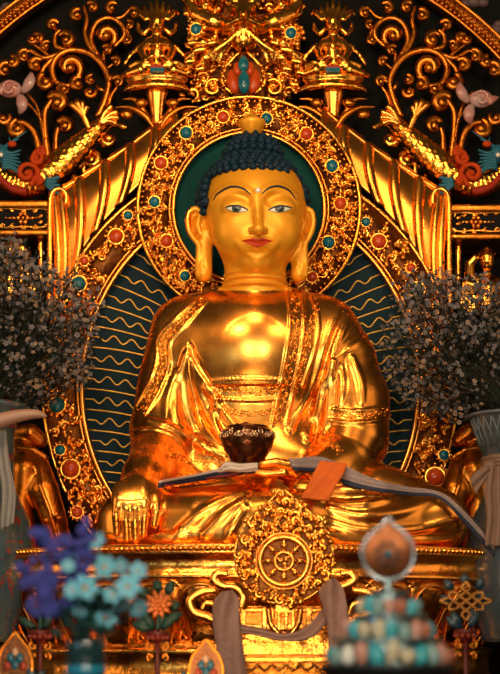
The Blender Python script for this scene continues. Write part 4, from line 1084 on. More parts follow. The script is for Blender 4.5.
# ================================================================== pillars with crowned serpent kings
for side in (-1, 1):
    ox = 0 if side < 0 else 0
    X = mxf(side) if side < 0 else (lambda x: 490.0 - x)
    Y = 0.66; cx = 157
    root = thing('serpent_king_pillar', 'gilded capital carrying a small crowned serpent king, %s of the centre jewel' % ('left' if side < 0 else 'right'), 'pillar carving', P(X(cx), 128, Y))
    c = P(X(cx), 128, Y); u = L(1, Y)
    mb = MB(); mb.lathe(c, [(3 * u, 0), (5 * u, 6 * u), (7 * u, 20 * u), (9.5 * u, 33 * u), (11 * u, 37 * u)], 40, sy=0.8, mod=lambda t, z: 1 + 0.07 * math.cos(10 * t)); mb.build('fluted_shaft', GOLD, root)
    mb = MB(); mb.lathe(c, [(10 * u, 36 * u), (29 * u, 35 * u), (33 * u, 38 * u), (31 * u, 41 * u), (28 * u, 42 * u), (28 * u, 45 * u), (30 * u, 46 * u), (29 * u, 51 * u), (24 * u, 53 * u), (20 * u, 55 * u), (0.01, 55 * u)], 48, sy=0.55)
    for k in range(40):
        t = PI + PI * k / 39; mb.ball(c + np.array([29.5 * u * math.cos(t), 0.55 * 29.5 * u * math.sin(t), 48.5 * u]), 1.6 * u, 6, 4); mb.ball(c + np.array([32.5 * u * math.cos(t), 0.55 * 32.5 * u * math.sin(t), 36.5 * u]), 1.3 * u, 6, 4)
    mb.build('capital', GILT, root)
    mb = MB()
    for q in (-1, 1):
        strand(mb, [(X(cx + q * 3), 128), (X(cx + q * 12), 116), (X(cx + q * 26), 108), (X(cx + q * 42), 107)], 4.4, 2.0, Y - 0.05, 24, 8, True)
        strand(mb, [(X(cx + q * 3), 126), (X(cx + q * 14), 110), (X(cx + q * 22), 100), (X(cx + q * 34), 99)], 3.8, 2, Y - 0.02, 24, 8, True)
        mb.ball(P(X(cx + q * 16), 103, Y - 0.04), np.array([L(7), L(4), L(5)]), 12, 8); mb.ball(P(X(cx + q * 30), 114, Y - 0.0), np.array([L(8), L(4), L(6)]), 12, 8)
    mb.build('acanthus_leaves', DIMGILT, root)
    kx0 = X(cx)
    k_ = Field(np.arange(P(kx0 - 40, 0, Y)[0], P(kx0 + 40, 0, Y)[0], 0.006), np.arange(Y - 0.25, Y + 0.12, 0.008), np.arange(P(0, 80, Y)[2], P(0, -22, Y)[2], 0.006))
    def K(pts, k=3, op='add'): k_.chain([P(kx0 + x - cx, y, Y + yy) for x, y, yy, r in pts], [L(r, Y) for x, y, yy, r in pts], L(k), op)
    def Km(pts, k=3): K(pts, k); K([(2 * cx - x, y, yy, r) for x, y, yy, r in pts], k)
    K([(157, 62, -.03, 10), (157, 48, -.04, 9), (157, 38, -.04, 6)], 5); K([(157, 27, -.06, 7), (157, 22, -.06, 7.5)], 3)
    Km([(149, 42, -.04, 4.5), (141, 50, -.06, 4), (146, 60, -.10, 3.2), (152, 56, -.13, 2.8)], 3); Km([(150, 64, -.06, 7), (140, 70, -.09, 5.5), (128, 74, -.06, 4), (122, 76, -.04, 2.5)], 3)
    Km([(150, 66, -.10, 3), (138, 62, -.10, 2), (130, 66, -.08, 2)], 2); Km([(140, 46, -.02, 2.5), (130, 56, 0, 2.5), (125, 64, 0, 2)], 2)
    for q in range(-3, 4): K([(157 + q * 3.6, 16 + abs(q) * 1.2, -.05, 2.2), (157 + q * 5.6, 5 + abs(q) * 3.0, -.04, 2.4), (157 + q * 6.4, -2 + abs(q) * 4, -.03, 1.2)], 1.5)
    K([(157, 24, -.125, 1.5), (157, 28, -.13, 1.8)], 1.2); Km([(154, 24, -.115, 1.5), (154, 24, -.118, 1.5)], 1)
    Km([(150, 28, -.04, 2.5), (144, 34, -.03, 3), (139, 30, -.02, 2.5), (138, 24, -.02, 2)], 2); Km([(147, 18, -.03, 2.5), (140, 12, -.02, 2.5), (136, 14, -.02, 1.8)], 1.6)
    for q in range(-4, 5): K([(157 + q * 2.6, 43 + 0.5 * q * q * 0.3, -.13 + abs(q) * 0.008, 1.5), (157 + q * 2.6, 44, -.13 + abs(q) * 0.008, 1.5)], 0.8)
    V, F = k_.mesh(1); new_mesh('serpent_king', V, F, GILT, True, root)
    mb = MB(); mb.box(tuple(P(kx0 - 7, 71.5, Y - 0.14)), tuple(P(kx0 + 7, 67.5, Y - 0.14) + np.array([0, 0.05, 0]))); pl = mb.build('blue_plaque', TURQ, root, False)
    mb = MB(); mb.box(tuple(P(kx0 - 6.5, 67.5, Y - 0.14)), tuple(P(kx0 + 6.5, 65, Y - 0.14) + np.array([0, 0.05, 0]))); mb.build('red_plaque', REDP, root, False)

# ================================================================== small standing figures under the shelves
for side in (-1, 1):
    X = mxf(side) if side < 0 else (lambda x: 497.0 - x); Y = 0.72; dy = -10 if side < 0 else 0
    d_ = Field(np.arange(*sorted((P(X(-16), 0, Y)[0], P(X(42), 0, Y)[0])), 0.006), np.arange(Y - 0.2, Y + 0.16, 0.008), np.arange(P(0, 325, Y)[2], P(0, 236, Y)[2], 0.006))
    def K(pts, k=3, op='add'): d_.chain([P(X(x), y + dy, Y + yy) for x, y, yy, r in pts], [L(r, Y) for x, y, yy, r in pts], L(k), op)
    K([(10, 258, -.06, 7.5), (10, 264, -.06, 7)], 3); K([(10, 276, -.02, 6), (10, 290, -.02, 13), (10, 308, -.02, 15)], 5)
    K([(2, 282, -.02, 6), (-6, 294, -.04, 5), (2, 304, -.10, 4)], 3); K([(19, 282, -.02, 6), (28, 276, -.05, 5), (27, 264, -.07, 4.5), (22, 258, -.08, 4)], 3)
    K([(10, 263, -.135, 2.2), (10, 266, -.14, 2.4)], 1.2); K([(6, 261, -.125, 1.6), (6.5, 261, -.125, 1.6)], 1); K([(14, 261, -.125, 1.6), (13.5, 261, -.125, 1.6)], 1)
    K([(4, 254, -.05, 3), (10, 250, -.06, 3.4), (16, 254, -.05, 3)], 2)
    for q in range(6): K([(20 + 2.6 * q, 282, -.04, 1.5), (21 + 3.0 * q, 296 + q, -.06, 1.6), (20 + 3.2 * q, 312, -.05, 1.6)], 0.8)
    V, F = d_.mesh(1); o = new_mesh('guardian_figure', V, F, GILT); tag(o, 'small gilded guardian figure with one arm raised below the %s shelf' % ('left' if side < 0 else 'right'), 'figurine')

# ================================================================== porcelain vases and dried flower bouquets
PORC = mat('painted_porcelain', (0.10, 0.20, 0.22), 0, 0.25, 0, 20, 0.03, 9, (0.05, 0.10, 0.12), coat=0.3)
def porcelain(name, base, accent):
    m = mat(name, base, 0, 0.3, coat=0.3); nt = m.node_tree; b = nt.nodes['Principled BSDF']
    tc = nt.nodes.new('ShaderNodeTexCoord'); col = None
    prev = None
    for k, (sc, lo, hi, cc) in enumerate(accent):
        n = nt.nodes.new('ShaderNodeTexNoise'); n.inputs['Scale'].default_value = sc; n.inputs['Detail'].default_value = 1.5; n.inputs['Distortion'].default_value = 1.6
        mp = nt.nodes.new('ShaderNodeMapping'); mp.inputs['Location'].default_value = (k * 3.1, k * 1.7, 0); nt.links.new(tc.outputs['Object'], mp.inputs['Vector']); nt.links.new(mp.outputs['Vector'], n.inputs['Vector'])
        r = nt.nodes.new('ShaderNodeValToRGB'); r.color_ramp.interpolation = 'LINEAR'; e = r.color_ramp.elements
        e[0].position = lo - 0.01; e[0].color = (0, 0, 0, 1); e[1].position = lo; e[1].color = (1, 1, 1, 1)
        x = r.color_ramp.elements.new(hi); x.color = (1, 1, 1, 1); x = r.color_ramp.elements.new(hi + 0.01); x.color = (0, 0, 0, 1)
        nt.links.new(n.outputs['Fac'], r.inputs['Fac'])
        mx_ = nt.nodes.new('ShaderNodeMix'); mx_.data_type = 'RGBA'; mx_.inputs[6].default_value = (*base, 1) if prev is None else (0, 0, 0, 1); mx_.inputs[7].default_value = (*cc, 1)
        if prev is not None: nt.links.new(prev, mx_.inputs[6])
        nt.links.new(r.outputs['Color'], mx_.inputs[0]); prev = mx_.outputs[2]
    nt.links.new(prev, b.inputs['Base Color']); return m
PORC = porcelain('teal_red_porcelain', (0.045, 0.085, 0.10), [(9, 0.47, 0.50, (0.03, 0.06, 0.08)), (13, 0.60, 0.70, (0.03, 0.07, 0.10)), (11, 0.33, 0.40, (0.20, 0.025, 0.015))])
PORC2 = porcelain('teal_grey_porcelain', (0.04, 0.055, 0.065), [(16, 0.47, 0.52, (0.02, 0.035, 0.05)), (22, 0.58, 0.68, (0.03, 0.06, 0.08))])
YV = -0.35
def vase(x, prof, m, label, Y, base_py, parts):
    c = P(x, base_py, Y); u = L(1, Y)
    root = thing('porcelain_vase', label, 'vase', c)
    mb = MB(); mb.lathe(c, [(r * u, z * u) for r, z in prof], 56); mb.build('vase_body', m, root)
    return root, c, u
STAND_L = vase(-16, [(0.01, 0), (30, 0), (31, 5), (34, 16), (44, 50), (49, 90), (46, 120), (36, 142), (30, 156), (30, 205), (33, 222), (40, 232), (42, 236), (40, 238), (36, 232), (28, 222), (27, 160), (0.01, 150)], PORC, 'big teal porcelain vase with red flourishes at the left edge', YV, 642, None)
STAND_R = vase(512, [(0.01, 0), (30, 0), (31, 5), (34, 16), (44, 50), (46, 90), (42, 120), (30, 142), (27, 156), (30, 190), (38, 214), (41, 224), (42, 226), (40, 228), (36, 222), (27, 190), (25, 160), (0.01, 150)], PORC2, 'grey teal porcelain vase tied with a scarf at the right edge', YV, 642, None)
mb = MB(); c, u = STAND_R[1], STAND_R[2]
for k in range(28):
    t0, t1 = 2 * PI * k / 28, 2 * PI * (k + 1) / 28
    for (ta, tb) in ((t0, t1), (t1, t0)): mb.tube([c + u * np.array([r * math.cos(t), r * math.sin(t), z]) for t, r, z in ((ta, 31, 192), ((ta + tb) / 2, 36, 208), (tb, 41, 222))], 0.9 * u, 5)
torus_pts = [c + u * np.array([42 * math.cos(t), 42 * math.sin(t), 226]) for t in np.linspace(0, 2 * PI, 60)]; mb.tube(torus_pts, 1.8 * u, 8)
mb.build('lattice_collar', mat('grey_blue_enamel', (0.07, 0.10, 0.12), 0, 0.4), STAND_R[0])
TAN = mat('faded_tan_silk', (0.17, 0.105, 0.075), 0, 0.7, 0.5, 60, 0.3, 14, (0.13, 0.08, 0.06))
PALE = mat('pale_grey_silk', (0.20, 0.20, 0.20), 0, 0.7, 0.5, 60)
sc_ = thing('tied_scarf', 'tan silk scarf knotted round the right hand vase, ends hanging', 'scarf', P(492, 540, -0.55))
mb = MB()
for yy in (462, 466, 470): mb.tube([c + u * np.array([(27.8 + 0.6 * math.sin(5 * t)) * math.cos(t), (27.8 + 0.6 * math.sin(5 * t)) * math.sin(t), (642 - yy) - 3 * math.sin(t + 1)]) for t in np.linspace(0, 2 * PI, 50)], 3.0 * u, 8)
kn = P(490, 467, YV - 0.15); mb.ball(kn, np.array([L(7), L(6), L(6)]), 14, 9); mb.build('wrapped_knot', TAN, sc_)
strip('hanging_end', [(487, 468), (484, 490), (487, 516), (485, 546)], [(500, 466), (503, 490), (506, 516), (508, 546)], lambda t, v, x, y: -0.55 - 0.07 * t, TAN, sc_, 40, 16, 0.01, 2)
strip('hanging_end', [(484, 466), (474, 474), (470, 480)], [(492, 470), (482, 484), (476, 494)], lambda t, v, x, y: -0.56, TAN, sc_, 24, 10, 0.008, 1.5)
sc2 = strip('hanging_scarf', [(-8, 432), (-3, 460), (2, 490), (1, 530)], [(6, 430), (9, 460), (15, 492), (13, 524)], lambda t, v, x, y: -0.56 - 0.10 * t, PALE, None, 40, 14, 0.009, 2)
tag(sc2, 'pale grey silk scarf hanging over the big left vase', 'scarf')
TUSKM = mat('old_ivory', (0.26, 0.14, 0.095), 0, 0.4, 0.1, 20, 0.3, 4, (0.36, 0.23, 0.17))
mb = MB(); pp = spline([(-30, 430), (-6, 422), (18, 416), (36, 414), (47, 416.5)], 40); mb.tube([P(x, y, -0.66) for x, y in pp], [L(r, -0.66) for r in np.interp(np.linspace(0, 1, 40), [0, .5, .8, .97, 1], [9, 6.5, 4.2, 1.6, 0.4])], 16)
o = mb.build('ivory_tusk', TUSKM); tag(o, 'pale curved tusk pointing right in front of the left vase mouth', 'tusk')

PET = [mat('blossom_grey', (0.15, 0.155, 0.18), 0, 0.8, spec=0.1), mat('blossom_tan', (0.26, 0.20, 0.15), 0, 0.8, spec=0.1), mat('blossom_dusk', (0.04, 0.055, 0.065), 0, 0.8, spec=0.1), mat('blossom_heart', (0.30, 0.12, 0.02), 0, 0.8, spec=0.1)]
STEM = mat('dry_dark_stem', (0.012, 0.016, 0.012), 0, 0.8, spec=0.1)
def blossom(mb, c, r, rs, mi=None):
    q = Vector((rs.normal(0, 0.6), -1, rs.normal(0, 0.6))).normalized().to_track_quat('Z', 'Y').to_matrix(); R = np.array(q); a0 = rs.uniform(0, 2 * PI)
    mb.cur = mi if mi is not None else int(rs.choice([0, 0, 1, 2, 2]))
    for k in range(5):
        a = a0 + 2 * PI * k / 5; d = np.array([math.cos(a), math.sin(a), 0]); e = np.array([-d[1], d[0], 0])
        V = [d * 0.12, d * 0.62 + e * 0.40 + [0, 0, .20], d * 1.02 + [0, 0, .12], d * 0.62 - e * 0.40 + [0, 0, .20], d * 0.55 + [0, 0, -0.05]]
        V = np.array(V) * r; mb.add(V @ R.T + c, [(0, 3, 2, 1), (0, 1, 4), (1, 2, 4), (2, 3, 4), (3, 0, 4)])
    mb.cur = 3; mb.ball(c + R @ np.array([0, 0, 0.12 * r]), r * 0.22, 5, 3)
def bouquet(side, outline, src, label):
    rs = np.random.RandomState(5 if side < 0 else 9)
    root = thing('dried_flower_bouquet', label, 'flowers', src)
    n = len(outline); ol = np.array(outline, float)
    def inside(x, y):
        c_ = False; j = n - 1
        for i in range(n):
            if (ol[i][1] > y) != (ol[j][1] > y) and x < (ol[j][0] - ol[i][0]) * (y - ol[i][1]) / (ol[j][1] - ol[i][1]) + ol[i][0]: c_ = not c_
            j = i
        return c_
    heads = []
    cx_, cy_ = ol.mean(0)
    while len(heads) < 2100:
        x, y = rs.uniform(ol[:, 0].min() - 6, ol[:, 0].max() + 6), rs.uniform(ol[:, 1].min() - 6, ol[:, 1].max() + 6)
        xx, yy = x + rs.normal(0, 5), y + rs.normal(0, 5)
        if not inside(xx, yy): continue
        if -25 < x < 525: heads.append((x, y, -0.05 - 0.30 * abs(rs.normal(0, 0.6)) * 1.0 + rs.uniform(0, 0.35)))
    heads = [h for h in heads]; heads.sort(key=lambda h: h[2])
    st = MB(); main = MB(); cnt = 0
    for i, (x, y, Y) in enumerate(heads):
        p = P(x, y, Y); r = rs.uniform(1.8, 2.9) * S
        if i < 100 and 2 < x < 498:
            b = MB(); blossom(b, p, r * 1.1, rs); b.build('blossom', None, root, False, PET); cnt += 1
        else: blossom(main, p, r, rs)
        if i % 7 == 0:
            hub = np.array(src) * 0.45 + p * 0.55 + np.array([rs.normal(0, .05), 0.05, -0.05])
            st.tube([p + np.array([0, 0.004, 0]), (p + hub) / 2 + np.array([rs.normal(0, .02), 0.03, rs.normal(0, .02)]), hub], 0.0018, 4, caps=False)
        if i % 40 == 0:
            hub = np.array(src) * 0.45 + p * 0.55 + np.array([0, 0.05, -0.05]); st.tube([hub, (hub + src) / 2 + np.array([0, 0, .03]), np.array(src)], 0.004, 5, caps=False)
    for (x, y, Y) in heads[::2]:
        p = P(x + rs.normal(0, 3), y + rs.normal(0, 3), Y + 0.05); d = rs.normal(0, 1, 3); d /= np.linalg.norm(d); e = np.cross(d, [0, 1, 0.3]); e /= np.linalg.norm(e)
        st.add([p, p + d * 0.012 + e * 0.006, p + d * 0.03, p + d * 0.012 - e * 0.006], [(0, 1, 2, 3)])
    o = main.build('blossoms', None, root, False, PET); o['kind'] = 'stuff'
    st.build('stems', STEM, root, False)
bouquet(-1, [(-20, 232), (14, 236), (26, 252), (44, 258), (58, 272), (74, 280), (86, 296), (98, 296), (104, 306), (92, 318), (96, 336), (90, 352), (86, 366), (88, 378), (78, 388), (64, 392), (46, 394), (38, 412), (20, 410), (-20, 412)], P(-14, 412, YV), 'cloud of tiny grey dried blossoms spreading from the left vase')
bouquet(1, [(520, 262), (492, 284), (480, 276), (462, 282), (440, 268), (425, 282), (416, 268), (408, 284), (402, 300), (396, 318), (388, 328), (384, 342), (392, 352), (388, 372), (396, 384), (404, 398), (416, 406), (436, 412), (460, 422), (474, 414), (520, 418)], P(512, 416, YV), 'cloud of tiny tan and grey dried blossoms spreading from the right vase')

# ================================================================== painted emblem stands before the throne
YS = -2.1
DRED = mat('dark_red_lacquer', (0.055, 0.006, 0.005), 0, 0.4, spec=0.2); DGREEN = mat('dark_green_paint', (0.008, 0.030, 0.022), 0, 0.5, spec=0.2); DBLUE = mat('dark_blue_paint', (0.006, 0.03, 0.05), 0, 0.4)
PINKB = mat('dusty_red_beads', (0.13, 0.02, 0.013), 0, 0.4, spec=0.2); ORF = mat('orange_gold_petals', (0.36, 0.085, 0.008), 0.3, 0.4)
ALT = 0.92
def stand(x, label, topy, emblem):
    Y = YS; c = P(x, topy, Y); u = L(1, Y); c[2] = ALT; h = P(x, topy, Y)[2] - ALT
    root = thing('emblem_stand', label, 'stand', c)
    mb = MB(); mb.lathe(c, [(0.01, 0), (13 * u, 0), (13 * u, 3 * u), (8 * u, 6 * u), (4 * u, 8 * u), (2.6 * u, 11 * u), (2.4 * u, h - 14 * u), (4 * u, h - 11 * u), (10 * u, h - 8 * u), (11 * u, h - 5 * u), (12 * u, h - 4 * u), (12 * u, h), (0.01, h)], 32); mb.build('pedestal', DRED, root)
    mb = MB()
    for k in range(12): a = 2 * PI * k / 12 + .1; mb.ball(c + np.array([10.6 * u * math.cos(a), 10.6 * u * math.sin(a), h - 6.5 * u]), 2.5 * u, 9, 6)
    mb.build('bead_ring', PINKB, root)
    for q in (-1, 1):
        mb = MB(); y0 = topy + 14; spiral(mb, x + q * 7, y0 + 2, 4.5, PI / 2 if q > 0 else PI / 2, -q, Y, 0.9, 1.2, 18, 6); spiral(mb, x + q * 7, y0 + 12, 4.0, -PI / 2, q, Y, 0.9, 1.2, 18, 6)
        mb.build('side_scroll', DIMGILT, root)
    if emblem: emblem(root, x, topy, Y, u)
def petal_fan(mb, x, y, Y, r, n, wd, up, out, a0=0.0):
    for k in range(n):
        a = a0 + 2 * PI * k / n; d = np.array([math.cos(a), -out, math.sin(a)]); d /= np.linalg.norm(d); p = P(x, y, Y); t = np.linspace(0, 1, 8)
        mb.tube([p + d * r * S * 0.75 * q + np.array([0, -0.01 * math.sin(PI * q), 0]) for q in t], [wd * S * 0.75 * math.sin(PI * (0.1 + 0.88 * q)) ** 0.8 for q in t], 8, 0.45)
def lotus(root, x, topy, Y, u):
    mb = MB(); cy = topy - 27
    petal_fan(mb, x + 1, cy, Y - 0.02, 15, 10, 3.2, 0, 0.25); petal_fan(mb, x + 1, cy - 1, Y - 0.05, 10, 8, 3.0, 0, 0.5, 0.3); petal_fan(mb, x + 1, cy - 1, Y - 0.07, 6, 6, 2.2, 0, 1.0, 0.1); mb.build('lotus_flower', ORF, root)
    mb = MB()
    for dx, dy, an, ln in ((-4, -2, 2.6, 22), (4, -2, 0.5, 22), (-6, -8, 2.9, 18), (7, -8, 0.25, 20), (-3, -4, 2.0, 18), (3, -4, 1.1, 18), (-8, -34, 2.1, 14), (10, -36, 0.9, 15), (2, -38, 1.5, 14), (-14, -22, 2.6, 9), (15, -22, 0.6, 9)): leaf(mb, x + dx, topy + dy, ln, 4.0, an, Y + 0.02, 2)
    mb.build('leaves', DGREEN, root)
    mb = MB(); strand(mb, [(x, topy), (x + 1, topy - 14), (x + 1, topy - 27)], 2, 2, Y, 12, 8); mb.build('stem', DGREEN, root)
def knot(root, x, topy, Y, u):
    mb = MB(); cy = topy - 28; s = 4.2
    def pt(a, b): return (x + (a - b) * s * 0.95, cy - (a + b) * s * 0.75)
    for k in (-1.5, 0, 1.5):
        strand(mb, [pt(-2.6, k), pt(0, k), pt(2.6, k)], 1.25, 1.25, Y - 0.02, 14, 6); strand(mb, [pt(k, -2.6), pt(k, 0), pt(k, 2.6)], 1.25, 1.25, Y - 0.035, 14, 6)
    for (p, q, c_) in (((-2.6, 0), (-2.6, 1.5), (-3.4, .75)), ((2.6, 0), (2.6, -1.5), (3.4, -.75)), ((0, 2.6), (-1.5, 2.6), (-.75, 3.4)), ((0, -2.6), (1.5, -2.6), (.75, -3.4)), ((-2.6, -1.5), (-1.5, -2.6), (-3.0, -3.0)), ((2.6, 1.5), (1.5, 2.6), (3.0, 3.0)), ((-2.6, 1.5), (-1.5, 2.6), (-3.2, 3.2)), ((2.6, -1.5), (1.5, -2.6), (3.2, -3.2))):
        strand(mb, [pt(*p), pt(*c_), pt(*q)], 1.25, 1.25, Y - 0.028, 14, 6)
    mb.build('endless_knot', mat('knot_gold', (0.36, 0.16, 0.03), 0.7, 0.35), root)
    mb = MB()
    for dx, dy, an, ln in ((-4, -2, 2.3, 18), (4, -2, 0.8, 18), (-5, -4, 1.9, 16), (5, -4, 1.2, 16), (-15, -26, 2.2, 12), (15, -26, 0.9, 12), (-13, -40, 2.0, 12), (13, -40, 1.0, 12), (0, -46, 1.5, 9)): leaf(mb, x + dx, topy + dy, ln, 3.6, an, Y + 0.02, 2)
    mb.build('leaves', DBLUE, root)
def hidden(root, x, topy, Y, u):
    mb = MB(); strand(mb, [(x, topy), (x, topy - 12), (x - 1, topy - 24)], 2, 2, Y, 12, 8)
    for dx, dy, an, ln in ((-4, -2, 2.3, 20), (4, -2, 0.8, 20), (-4, -16, 2.0, 16), (4, -16, 1.1, 16)): leaf(mb, x + dx, topy + dy, ln, 3.6, an, Y + 0.02, 2)
    mb.build('leaves', DGREEN, root)
    mb = MB(); petal_fan(mb, x, topy - 28, Y - 0.02, 12, 9, 3, 0, 0.3); mb.build('gilded_flower', DIMGILT, root)
stand(157.5, 'dark red stand with an orange lotus among green leaves, left of the scarf', 631, lotus)
stand(466, 'dark red stand carrying a gold endless knot at the right edge', 629, knot)
stand(40, 'dark red beaded stand half hidden behind the blue flowers, lower left', 630, hidden)
GEM = [mat('gem_blue', (0.006, 0.06, 0.10), 0, 0.3, spec=0.2), mat('gem_red', (0.18, 0.02, 0.01), 0, 0.3, spec=0.2), mat('gem_cream', (0.30, 0.20, 0.13), 0, 0.35, spec=0.2)]
PLQ = mat('brown_gilt_plaque', (0.09, 0.03, 0.006), 0.7, 0.4, 0.4, 60)
for x, top, bot, w, lab in ((206, 639, 690, 17, 'brown gold flame shaped plaque with blue and red gems below the scarf'), (15, 632, 690, 17, 'brown gold flame shaped plaque with coloured gems, lower left corner')):
    Y = -2.3; root = thing('flame_plaque', lab, 'ornament', np.r_[P(x, 700, Y)[:2], ALT])
    ol = [(x, top), (x + w * 0.35, top + 8), (x + w * 0.8, top + 18), (x + w, top + 32), (x + w * 0.9, top + 46), (x + w * 0.6, top + 58), (x - w * 0.6, top + 58), (x - w * 0.9, top + 46), (x - w, top + 32), (x - w * 0.8, top + 18), (x - w * 0.35, top + 8)]
    ol = [tuple(p) for p in spline(ol + ol[:1], 60)[:-1]]
    mb = MB(); mb.prism([tuple(P(a, b, Y)[[0, 2]]) for a, b in ol][::-1], Y - 0.012, Y + 0.02); mb.build('plaque', PLQ, root, False)
    mb = MB(); strand(mb, ol + ol[:1], 1.5, 1.5, Y - 0.012, 70, 7)
    for k in range(16):
        a = 2 * PI * k / 16; mb.ball(P(x + w * 0.62 * math.cos(a), top + 34 - 20 * math.sin(a), Y - 0.012), L(1.0, Y), 6, 4)
    mb.build('rim', DIMGILT, root)
    for k, (dx, dy, gi, rr) in enumerate(((0, 20, 2, 3.0), (-4.5, 26, 0, 3.6), (4.5, 26, 0, 3.6), (-8, 34, 1, 3.2), (8, 34, 1, 3.2), (0, 33, 0, 3.6))):
        mb = MB(); mb.ball(P(x + dx, top + dy, Y - 0.02), np.array([L(rr, Y), L(2, Y), L(rr * 1.4, Y)]), 12, 8); mb.build('gem', GEM[gi], root)
    mb = MB(); p = P(x, top + 50, Y); mb.box((p[0] - 0.05, Y - 0.03, ALT), (p[0] + 0.05, Y + 0.05, p[2])); mb.build('foot', PLQ, root, False)
    mb = MB()
    for q in (-1, 1): leaf(mb, x + q * (w + 4), top + 50, 18, 3.2, PI / 2 + q * 0.2, Y, 2); leaf(mb, x + q * (w + 3), top + 52, 16, 3, PI / 2 - q * 0.9, Y, 2)
    mb.build('leaves', DBLUE, root)
mb = MB(); mb.box((-2.2, -2.75, 0.0), (2.2, -1.5, ALT)); o = mb.build('altar_step', DRED, None, False); tag(o, 'dark red lacquered altar step in front of the throne', 'altar', kind='structure')
mb = MB(); mb.box((-1.4, -4.5, 0.0), (1.4, -3.45, 0.985)); o = mb.build('offering_table', DRED, None, False); tag(o, 'dark red offering table nearest the viewer', 'table', kind='structure')

# ================================================================== foreground: blue flowers in a dark vase
YF = -4.0; uF = L(1, YF); TAB = 0.985
c = P(86, 0, YF); c[2] = TAB
fv = thing('flower_vase', 'dark teal glazed vase at lower left, holding blue and pale turquoise flowers', 'vase', c)
ht = P(0, 641, YF)[2] - TAB
mb = MB(); mb.lathe(c, [(0.001, 0), (14 * uF, 0), (15 * uF, 2 * uF), (19 * uF, ht * 0.35), (19.5 * uF, ht * 0.7), (20.5 * uF, ht * 0.97), (20 * uF, ht), (17.5 * uF, ht * 0.98), (16 * uF, ht * 0.4), (0.001, ht * 0.3)], 40); mb.build('vase_body', mat('dark_teal_glaze', (0.008, 0.03, 0.035), 0, 0.15, coat=0.4), fv)
mb = MB(); mb.lathe(c, [(19.8 * uF, ht * 0.25), (20.6 * uF, ht * 0.3), (20.6 * uF, ht * 0.42), (19.8 * uF, ht * 0.47)], 40, closed=False); mb.build('blue_band', mat('blue_glaze_band', (0.01, 0.16, 0.26), 0, 0.2), fv)
AQUA = mat('pale_turquoise_petal', (0.11, 0.44, 0.60), 0, 0.6, 0.1, 80, 0.3, 40, (0.17, 0.50, 0.62)); VIO = mat('violet_blue_petal', (0.02, 0.045, 0.27), 0, 0.7, 0, 20, 0.2, 40, (0.06, 0.045, 0.27)); HEART = mat('peach_flower_heart', (0.62, 0.34, 0.16), 0, 0.6); LEAFG = mat('dark_leaf_green', (0.006, 0.035, 0.032), 0, 0.5, spec=0.2)
mouth = P(86, 641, YF)
def stemtube(p, parent, r=0.0016):
    mb = MB(); q = mouth + np.array([(p[0] - mouth[0]) * 0.15, 0, -0.03]); mb.tube(spline([q, (p * 0.5 + q * 0.5) + np.array([0, 0.01, 0.012]), p + np.array([0, 0.006, -0.004])], 12), r, 6); return mb.build('stem', LEAFG, parent)
rs = np.random.RandomState(4)
dz = [(72, 552, 8.5), (96, 541, 9), (104, 567, 12), (85, 588, 13), (128, 587, 12.5), (93, 607, 12), (106, 618, 11), (72, 590, 9.5), (139, 609, 9.5), (138, 571, 9), (112, 596, 10), (121, 604, 9), (68, 566, 7), (120, 566, 8), (80, 610, 8)]
wh_ = {0: 'small pale turquoise daisy at the upper left of the front bouquet', 1: 'pale turquoise daisy topmost in the front bouquet, beside the golden hand', 2: 'large pale turquoise daisy below the topmost one in the front bouquet', 3: 'largest pale turquoise daisy at the middle of the front bouquet', 4: 'large pale turquoise daisy at the right of the front bouquet, facing the viewer', 5: 'turquoise daisy low in the front bouquet just above the vase', 6: 'lowest turquoise daisy in the front bouquet, right above the vase rim', 7: 'turquoise daisy left of the largest one in the front bouquet', 8: 'pale daisy at the lower right tip of the front bouquet', 9: 'pale daisy at the upper right tip of the front bouquet', 10: 'turquoise daisy between the largest and the right hand daisy', 11: 'turquoise daisy tucked under the right hand daisy of the front bouquet', 12: 'tiny pale daisy among the violet spikes of the front bouquet', 13: 'small daisy between the two upper right daisies of the front bouquet', 14: 'small turquoise daisy low at the left of the vase rim'}
for i, (x, y, r) in enumerate(dz):
    Y = YF + rs.uniform(-0.10, 0.04); p = P(x, y, Y); root = thing('daisy', wh_[i], 'flower', p, 'turquoise daisies in the front vase'); f = Vector((rs.normal(0, .35) + (x - 95) * 0.006, -1, rs.normal(0, .3) + 0.15)).normalized(); R = np.array(f.to_track_quat('Z', 'Y').to_matrix()); rr = L(r * 1.15, Y); n = 6
    mb = MB()
    for k in range(n):
        a = 2 * PI * k / n + i; d = np.array([math.cos(a), math.sin(a), 0]); t = np.linspace(0, 1, 8)
        mb.tube([p + R @ (d * rr * (0.15 + 0.85 * q) + np.array([0, 0, 0.12 * rr * math.sin(PI * q)])) for q in t], [rr * 0.33 * math.sin(PI * (0.12 + 0.85 * q)) ** 0.8 for q in t], 8, 0.22, up=tuple(f))
    mb.build('petals', AQUA, root); mb = MB(); mb.ball(p + R @ np.array([0, 0, 0.08 * rr]), rr * 0.2, 9, 6); mb.build('flower_heart', HEART, root); stemtube(p, root)
sp = [((74, 600), (84, 560), (88, 520), 11), ((60, 600), (48, 565), (44, 530), 10), ((56, 606), (36, 590), (20, 562), 9), ((66, 612), (52, 606), (34, 606), 8), ((70, 590), (64, 560), (66, 536), 8), ((50, 600), (42, 585), (40, 575), 9)]
sl = ['tallest violet blue flower spike of the front bouquet, topmost', 'violet blue flower spike leaning left of the daisies, upper left', 'violet blue flower spike bending furthest left over the porcelain vase', 'low violet blue flower spike drooping left above the beaded stand', 'thin violet blue flower spike between the two tall ones', 'short violet blue flower spike at the centre left of the bouquet']
